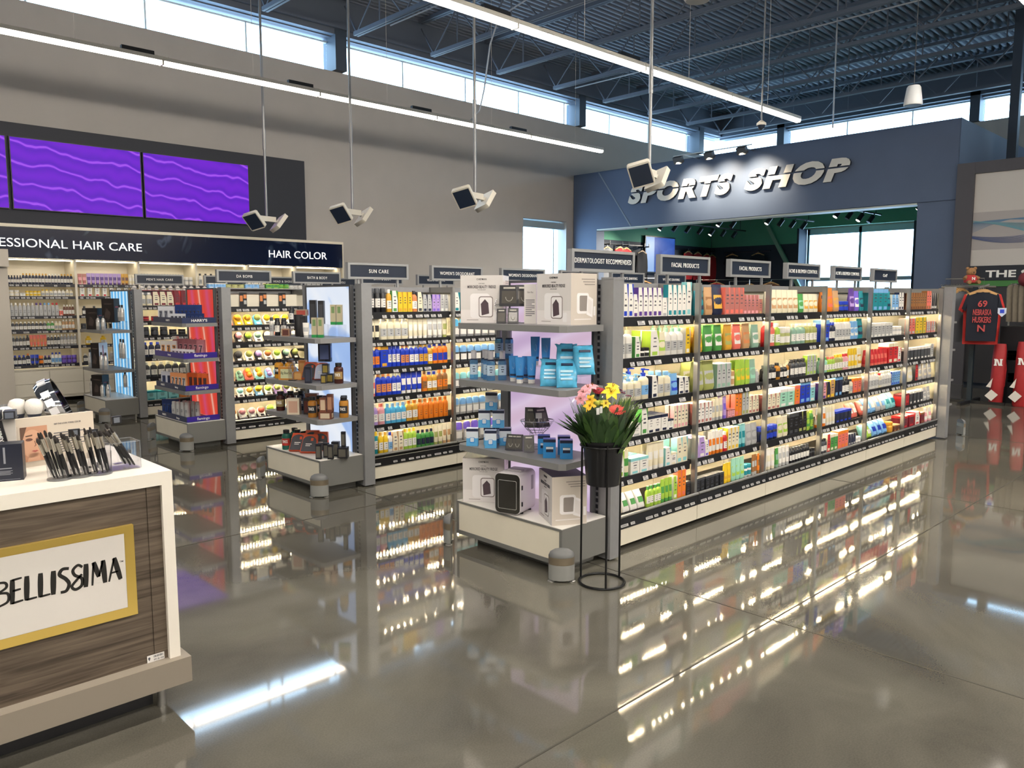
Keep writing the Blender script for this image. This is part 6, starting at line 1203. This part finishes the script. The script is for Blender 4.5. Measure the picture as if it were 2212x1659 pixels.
WR = glassmat('cellophane', '#fafcfb', op=.03); m = MB(); n = 26
def wrp(r, z, k): return [((r+rnd.uniform(-k, k))*math.cos(2*PI*i/n), (r+rnd.uniform(-k, k))*math.sin(2*PI*i/n), z+rnd.uniform(-k, k)*2) for i in range(n)]
m.loft([wrp(.09, .13, .002), wrp(.105, .19, .004), wrp(.14, .27, .008), wrp(.175, .35, .014)], 0, cap0=False, cap1=False); part('cellophane', m, WR, t, fix=False)
# ================================================================ WALL FIXTURE (hair care)
WY = 12.9; WX0 = 2.62; WP = .897; WW = M('wall unit white', '#e3dccb', .45); WLED = M('wall unit lamp', '#fff4dc', .4, em=9, ecol='#ffefcf'); WSH = (1.712, 1.535, 1.253, 1.044, .812, .548)
WR_ = {0: ["5 bottle navy/black 5x12;8 bottle navy/gold 6x15;4 bottle navy/white 6x15;4 bottle navy/gold 6x15", "2 jar cream/white 8x9;1 box white/silver 8x5;4 jar cream/yellow 5.5x8;3 bottle cream/yellow 6x10;3 bottle white/cream 6x10;2 bottle cream/white 6x10", "6 bottle silver/white 7x19;2 bottle silver/purple 7x19;2 bottle silver/lightblue 7x19;2 bottle silver/red 7x19;1 box coral/white 7x9;4 bottle brown/white 5x16",
   "9 bottle charcoal/white 6x13;2 bottle green/white 6x13;2 bottle cream/white 6x13;4 bottle tan/white 5x15", "4 bottle charcoal/silver 6x16;1 bottle black/charcoal 6x17;5 tube coral/copper 6x17;4 bottle charcoal/white 6x16;5 bottle grey/white 6x17", "3 bottle navy/royal 7x15;1 bottle navy/orange 7x17;2 tube royal/navy 7x15;1 jar navy/orange 8x13;2 bottle navy/purple 6x13;3 bottle white/royal 6x17;3 jar purple/violet 9x12"],
   1: ["2 tube rose/pink 7x16;8 tube lilac/purple 7x17;2 tube gold/brown 6x17;2 tube cream/white 6x16", "4 box white/red 6x16;4 carton white/silver 6x15", "3 bottle black/charcoal 6x14;3 bottle grey/black 6x14", "4 jar black/charcoal 7x9;4 box black/silver 8x10", "4 bottle yellow/yellow 8x13", "4 bottle charcoal/white 6x13;5 bottle silver/white 6x15"],
   2: ["14 bottle white/silver 5x18;3 jar silver/white 8x14", "6 box silver/white 8x12", None, None, None, None], 3: ["5 bottle white/black 6x20;4 bottle silver/black 6x18", "6 box silver/grey 8x12", None, None, None, None], 4: ["6 bottle grey/white 7x17", None, None, None, None, None], 5: ["5 box silver/navy 8x15;4 box white/black 7x14", None, None, None, None, None]}
SHW = ('top shelf', 'second shelf', 'third shelf', 'fourth shelf', 'fifth shelf', 'lowest shelf')
for i in range(6):
    x = WX0+WP*i
    t = thing('wall_shelving', 'tall white lit shelf bay under the hair sign, %s from the white end pillar' % ORD[i], 'shelf unit', (x, 0, 0), 0, 'lit wall shelving bays')
    part('back_panel', MB().box(0, WP-.002, 13.40, 13.42, .48, 2.07), WW, t); part('side_panel', MB().box(WP-.032, WP-.002, WY, 13.4, .48, 2.07), WW, t)
    part('top_lamp', MB().box(.02, WP-.05, WY+.08, WY+.14, 2.052, 2.066), WLED, t)
    part('cabinet', MB().box(0, WP-.002, WY-.02, 13.42, .06, .478), WW, t)
    for a in (0.004, WP/2+.002):
        for z in (.10, .285): part('drawer', MB().box(a, a+WP/2-.010, WY-.038, WY-.0205, z, z+.178), WW, t)
    part('counter_ledge', MB().box(0, WP-.002, WY-.04, WY-.001, .479, .50), WW, t)
    for k, z in enumerate(WSH):
        s = part('shelf', MB().box(.003, WP-.034, WY+.03, 13.399, z-.016, z).box(.003, WP-.034, WY+.018, WY+.03, z-.04, z+.004, 1), [WW, M('shelf edge dark', '#2c2c34', .45)], t)
        part('lamp_strip', MB().box(.05, WP-.08, 13.2, 13.22, z-.022, z-.0162), M('shelf glow lamp', '#fff4dc', .4, em=5, ecol='#ffefcf'), s)
        if i < 2: price_tags(s, .01, WP-.06, WY+.014, z-.036, i*50+k, h=.028)
        spec = WR_[i][k]
        if spec: fill(spec, x+.02, x+WP-.05, WY+.04, z+.0005, '%s wall bay %s' % (ORD[i], SHW[k]), 'hair goods, wall bay %s, %s' % (ORD[i], SHW[k]), flat=True, anchor='from end pillar')
tag(part('end_pillar', MB().box(2.40, 2.612, WY-.12, 13.42, 0, 2.07), M('pillar white', '#c9c1b4', .5)), 'plain white end pillar of the wall shelving at the picture edge', 'pillar')
t = thing('projecting_sign', 'blank white projecting sign block on the end pillar, cut by the picture edge', 'sign', (2.5, WY-.2, 2.02)); part('panel', MB().box(-.25, .11, -.04, .04, -.08, .16), M('pillar white'), t); part('bracket', MB().box(-.02, .02, .041, .078, 0, .05), STEEL, t)
for i in (1, 2): 
    x = WX0-.25-WP*i; t = thing('wall_shelving', 'white wall shelving bay beyond the picture edge, %s past the end pillar' % ORD[i-1], 'shelf unit', (x, 0, 0)); part('back_panel', MB().box(0, WP-.002, 13.4, 13.42, .06, 2.07), WW, t); part('cabinet', MB().box(0, WP-.002, WY, 13.4, .06, .48), WW, t)
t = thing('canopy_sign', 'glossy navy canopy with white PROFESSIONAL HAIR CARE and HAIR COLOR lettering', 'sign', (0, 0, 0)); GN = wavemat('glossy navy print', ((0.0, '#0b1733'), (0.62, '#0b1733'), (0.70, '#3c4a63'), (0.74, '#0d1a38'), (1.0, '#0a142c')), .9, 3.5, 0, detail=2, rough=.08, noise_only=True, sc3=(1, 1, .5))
part('canopy', MB().box(.4, 8.01, WY-.06, 13.42, 2.075, 2.50), GN, t); part('cream_cap', MB().box(.4, 8.03, WY-.075, 13.42, 2.501, 2.545), CREAM, t); part('end_trim', MB().box(8.011, 8.03, WY-.07, 13.42, 1.2, 2.50), CREAM, t)
LL = M('lit sign letter', '#ffffff', .4, em=.9)
lettering(t, 'PROFESSIONAL HAIR CARE', .118, 2.36, loc=(4.43-1.18, WY-.066, 2.228), mat=LL, ext=.004, bold=-.006); lettering(t, 'HAIR COLOR', .125, 1.135, loc=(7.105, WY-.066, 2.215), mat=LL, ext=.004, bold=-.006)
# screens
struct('trim_40', MB().box(1.0, 7.557, 13.33, 13.499, 2.55, 4.02), DARKN)
PUR = wavemat('violet screen picture', ((0.0, '#6f10cf'), (0.80, '#5a0ac0'), (0.965, '#6c14d0'), (0.99, '#a955f0'), (1.0, '#9a45ea')), 2.5, 3.4, 1.0, rot=(0, -PI/2-.08, 0), detail=1.5, sc3=(.9, .9, .45))
for lab, x0, x1 in (('violet screen on the dark panel, cut by the picture edge', 1.05, 2.80), ('violet screen with pale wave lines, middle of the row of screens', 2.84, 4.64), ('violet screen with pale wave lines, at the end of the row by the bare panel', 4.67, 6.44)):
    t = thing('video_screen', lab, 'screen', (x0, 13.3, 2.79), 0, 'violet wall screens'); part('bezel', MB().box(0, x1-x0, -.02, .029, 0, 1.03), BLACK, t); part('display', MB().box(.012, x1-x0-.012, -.024, -.0205, .012, 1.018), PUR, t)
# ================================================================ RIGHT: gear racks and the lit portal
PORT = M('portal grey', '#4b4a50', .55); t = thing('graphic_portal', 'big grey framed lit wall graphic with thin blue wave lines at the right edge', 'display', (15.15, 0, 0))
part('frame', MB().box(-.05, .04, 4.335, 4.61, 0, 3.79).box(-.05, .04, 1.0, 4.334, 3.60, 3.79).box(-.05, .04, 1.0, 1.25, 0, 3.599), PORT, t)
part('graphic', MB().box(.0, .02, 1.25, 4.334, 2.32, 2.95), M('graphic ground', '#9d9895', .5, em=.10), t); part('lit_panel', MB().box(.0, .02, 1.25, 4.334, 2.951, 3.599).box(0, .02, 1.25, 4.334, 2.05, 2.319), M('lit panel pale', '#b3afa9', .5, em=.12), t)
for nm, col, ph, amp, zc, n in (('wave_lines', '#5d7f9c', 0, .20, 2.62, 16), ('wave_lines', '#6d9aa6', 1.9, .16, 2.66, 16), ('wave_lines', '#4a5a86', 3.4, .13, 2.55, 8)):
    m = MB()
    for k in range(n):
        pts = [(4.33-3.05*i/40, zc+amp*(1-.045*k)*math.sin(2.1*(3.05*i/40)+ph+.05*k)+.008*k) for i in range(41)]; pts = [(y, min(2.945, max(2.325, z))) for y, z in pts]
        m.add([(-.0012-.0003*k-.006*(ph > 1)-.006*(ph > 3), y, z-.003) for y, z in pts]+[(-.0012-.0003*k-.006*(ph > 1)-.006*(ph > 3), y, z+.003) for y, z in pts], [(i, i+1, 42+i, 41+i) for i in range(40)])
    part(nm, m, M('wave ink '+col, col, .5), t, fix=False)
sg = part('name_band', MB().box(-.03, .019, 1.25, 4.334, 1.80, 2.045), DARKN, t); lettering(sg, 'THE SPORTS SHOP', .115, 2.05, face='-x', loc=(-.032, 4.08-1.02, 1.855), mat=LETTER, ext=.003, bold=.03)
part('green_band', MB().box(-.02, .019, 1.25, 4.334, 1.70, 1.799), M('green band', '#3f7a3c', .5), t); part('lower_panel', MB().box(0, .02, 1.25, 4.334, .05, 1.699), M('lower panel', '#2b2c31', .6), t)
def rack(label, x, y, z):
    t = thing('clothes_rack', label, 'rack', (x, y, 0)); part('post', MB().box(-.03, .03, -.03, .03, .02, z), M('rack dark', '#23303a', .4, .3), t)
    part('base', MB().box(-.45, .45, -.025, .025, .0, .04).box(-.025, .025, -.45, .45, .0, .04), BLACK, t); part('arm', MB().tube([(0, .45, z), (0, -.25, z)], .014, 8), STEEL, t); part('arm', MB().tube([(0, -.16, z+.03), (-.42, -.16, z-.02)], .014, 8), STEEL, t)
    part('sign_holder', MB().tube([(0, .40, z+.02), (0, .40, z+.12), (0, -.1, z+.12), (0, -.1, z+.02)], .007, 6, closed=True), STEEL, t); return t
rack('steel four way rack of shirts past the far end of the near run', 12.55, 3.50, 1.66)
for i in range(9): shirt('grey blue shirt on the rack, %s along the arm from the end frame' % ORD[i], '#6a7076' if i % 3 else '#7f868c', (12.55, 3.95-.034*i, .87), -.45, .44, .74, group='grey shirts on the rack', seed=60+i)
for i in range(3): shirt('red shirt on the rack behind the black tee, %s behind it' % ORD[i], '#c53531', (12.30+.075*i, 3.36, .86), -1.25, .53, .73, group='red shirts on the rack', seed=80+i)
shirt('black tee with red team lettering facing out at the rack end', '#141927', (12.20, 3.31, .91), -1.25, .49, .68, [('69', .085, .70, .11), ('NEBRASKA', .08, .53, .22), ('HUSKERS', .08, .38, .22), ('N', .09, .20, .09)], tcol='#b5484a', seed=91)
t = thing('shield_tag', 'pale blue shield shaped swing tag on the black tee', 'tag', (12.16, 3.06, 1.27), -1.25); part('shield', MB().prism([(-.05, .1), (.05, .1), (.05, .03), (0, -.02), (-.05, .03)], 'xz', -.04, -.036), M('shield blue', '#c9d3e6', .4), t); part('print', MB().box(-.025, .025, -.042, -.04, .03, .08), M('plastic royal', PAL['royal']), t)
REDB = M('red nylon', '#a4262a', .6, noise=.08, nscale=12)
def redbag(label, x, y, rz, h):
    t = thing('chair_bag', label, 'bag', (x, y, 0), rz, 'tall red bags'); part('bag', MB().loft([MB().ring(z, rx, ry, 20, 3, dx, 0) for z, rx, ry, dx in ((0, .076, .09, 0), (.02, .087, .10, 0), (h*.5, .087, .10, .008), (h*.9, .083, .095, .015), (h, .072, .07, .015))], 0), REDB, t)
    m = MB(); zz = h*.70; L_ = .045; m.box(-L_, -L_*.45, -.109, -.1, zz-L_, zz+L_).box(L_*.45, L_, -.109, -.1, zz-L_, zz+L_); m.prism([(-L_*.6, zz+L_), (-L_*.1, zz+L_), (L_*.6, zz-L_), (L_*.1, zz-L_)], 'xz', -.109, -.1)
    for a in (-.75, .75):
        for b in (-1, .8): m.box(L_*a-.018, L_*a+.018, -.109, -.1, zz+L_*b, zz+L_*b+.014)
    part('letter_patch', m, LETTER, t); part('strap', MB().tube([(.065, -.02, h*.95), (.10, -.04, h*.6), (.09, -.03, h*.3)], .008, 5), REDB, t)
    T = Matrix.Translation((-.06, -.125, h*.16)) @ Matrix.Rotation(.7, 4, 'Y'); m = MB(); m.T = T; m.box(-.055, .055, -.004, 0, -.06, .06); part('paper_tag', m, M('paper tag', '#d5d0c8', .6), t); m = MB(); m.T = Matrix.Translation((-.09, -.12, h*.36)) @ Matrix.Rotation(.2, 4, 'Y'); m.prism([(-.03, -.06), (.03, -.06), (.02, .08)], 'xz', -.003, 0); part('paper_tag', m, M('paper tag'), t)
redbag('tall red bag with a white N standing beside the shirt rack', 12.66, 3.19, -1.3, .86); redbag('tall red bag with a white N at the picture edge', 12.66, 2.90, -1.3, .90)
t = thing('gear_shelf', 'low black shelf unit with team clothing at the right edge', 'shelf unit', (13.3, 2.75, 0), -.0)
part('frame', MB().box(-.4, .4, -.75, .5, 0, .05).box(-.4, -.37, -.75, .5, .05, 1.1).box(.37, .4, -.75, .5, .05, 1.1).box(-.369, .369, -.75, .5, 1.07, 1.1), BLACK, t)
for z in (.30, .62): part('shelf', MB().box(-.369, .369, -.75, .5, z-.02, z), M('shelf steel', '#9aa0a3', .4, .4), t)
for k, (y, z) in enumerate(((3.0, .301), (2.7, .301), (3.02, .621), (2.74, .621))):
    for j in range(3): tag(part('folded_shirt', MB().prism(rr(.24, .045, .02, 0, 0), 'yz', -.16, .16), M('folded white', '#d6d2cc', .8) if (k+j) % 2 == 0 else M('folded red', '#a52a2e', .8), loc=(13.06, y, z+.046*j)), 'folded %s shirt, %s up in the %s pile of the low shelf' % ('white' if (k+j) % 2 == 0 else 'red', ORD[j], ORD[k]), 'shirt', 'folded shirts')
tp = tag(part('top_rail', MB().tube([(13.3, 2.2, 1.70), (13.3, 3.25, 1.70)], .014, 8).tube([(13.3, 2.2, 1.1), (13.3, 2.2, 1.70)], .014, 8).tube([(13.3, 3.25, 1.1), (13.3, 3.25, 1.70)], .014, 8), STEEL), 'steel rail of khaki trousers above the low black shelf', 'rail')
for i in range(4): 
    t = thing('trousers', 'khaki grey trousers hanging on the steel rail, %s from the red bag side' % ORD[i], 'trousers', (13.24, 3.18-.075*i, 1.16), -.9, 'khaki trousers on the rail'); part('garment', MB().loft([MB().ring(z, rx, .022, 16, 3) for z, rx in ((0, .10), (.25, .11), (.48, .115), (.53, .10))], 0), M('khaki cloth', '#716a5d', .85, noise=.08, nscale=20), t); part('clip_hanger', MB().tube([(-.08, 0, .532), (0, 0, .555), (.08, 0, .532)], .004, 5), STEEL, t)
for i in range(2):
    t = thing('baseball_cap', 'maroon cap with pale mark on top of the trouser rail, %s from the rack side' % ORD[i], 'cap', (13.2, 3.05-.25*i, 1.72), -.9, 'maroon caps'); part('crown', MB().sphere(0, 0, .05, .095, 16, kz=1.1), M('cap maroon', '#6e232c', .8), t); part('brim', MB().prism([(.08*math.cos(a), -.09+.11*math.sin(a)) for a in [PI+PI*k/10 for k in range(11)]], 'xy', .0, .008), M('cap maroon'), t); lettering(t, 'N', .05, .045, name='print', loc=(0, -.102, .05), mat=LETTER, ext=.002, bold=.03)
t = thing('plush_bear', 'small brown plush toy in a red shirt sitting on top of the shirt rack', 'plush toy', (12.35, 3.52, 1.70), -.85); PB = M('plush brown', '#8f6a46', .95, noise=.12, nscale=60)
b = MB(); b.lathe([(.03, 0), (.075, .02), (.08, .07), (.055, .115), (.05, .12)], 16).sphere(0, -.01, .165, .062, 16).sphere(-.05, -.01, .215, .024, 10).sphere(.05, -.01, .215, .024, 10).sphere(0, -.065, .155, .026, 10); part('body', b, PB, t)
for s in (-1, 1): a = MB(); a.tube([(s*.06, -.01, .10), (s*.10, -.04, .07)], .024, 10); part('arm', a, PB, t); a = MB(); a.tube([(s*.045, -.03, .025), (s*.065, -.12, .025)], .026, 10); part('leg', a, PB, t)
part('shirt', MB().lathe([(.083, .02), (.087, .07), (.064, .115), (.054, .125)], 18), M('folded red'), t); lettering(t, 'N', .04, .04, name='print', loc=(0, -.088, .055), mat=LETTER, ext=.002, bold=.03)
m = MB(); m.sphere(-.02, -.055, .18, .007, 8).sphere(.02, -.055, .18, .007, 8).sphere(0, -.09, .16, .009, 8); part('face', m, BLACK, t)
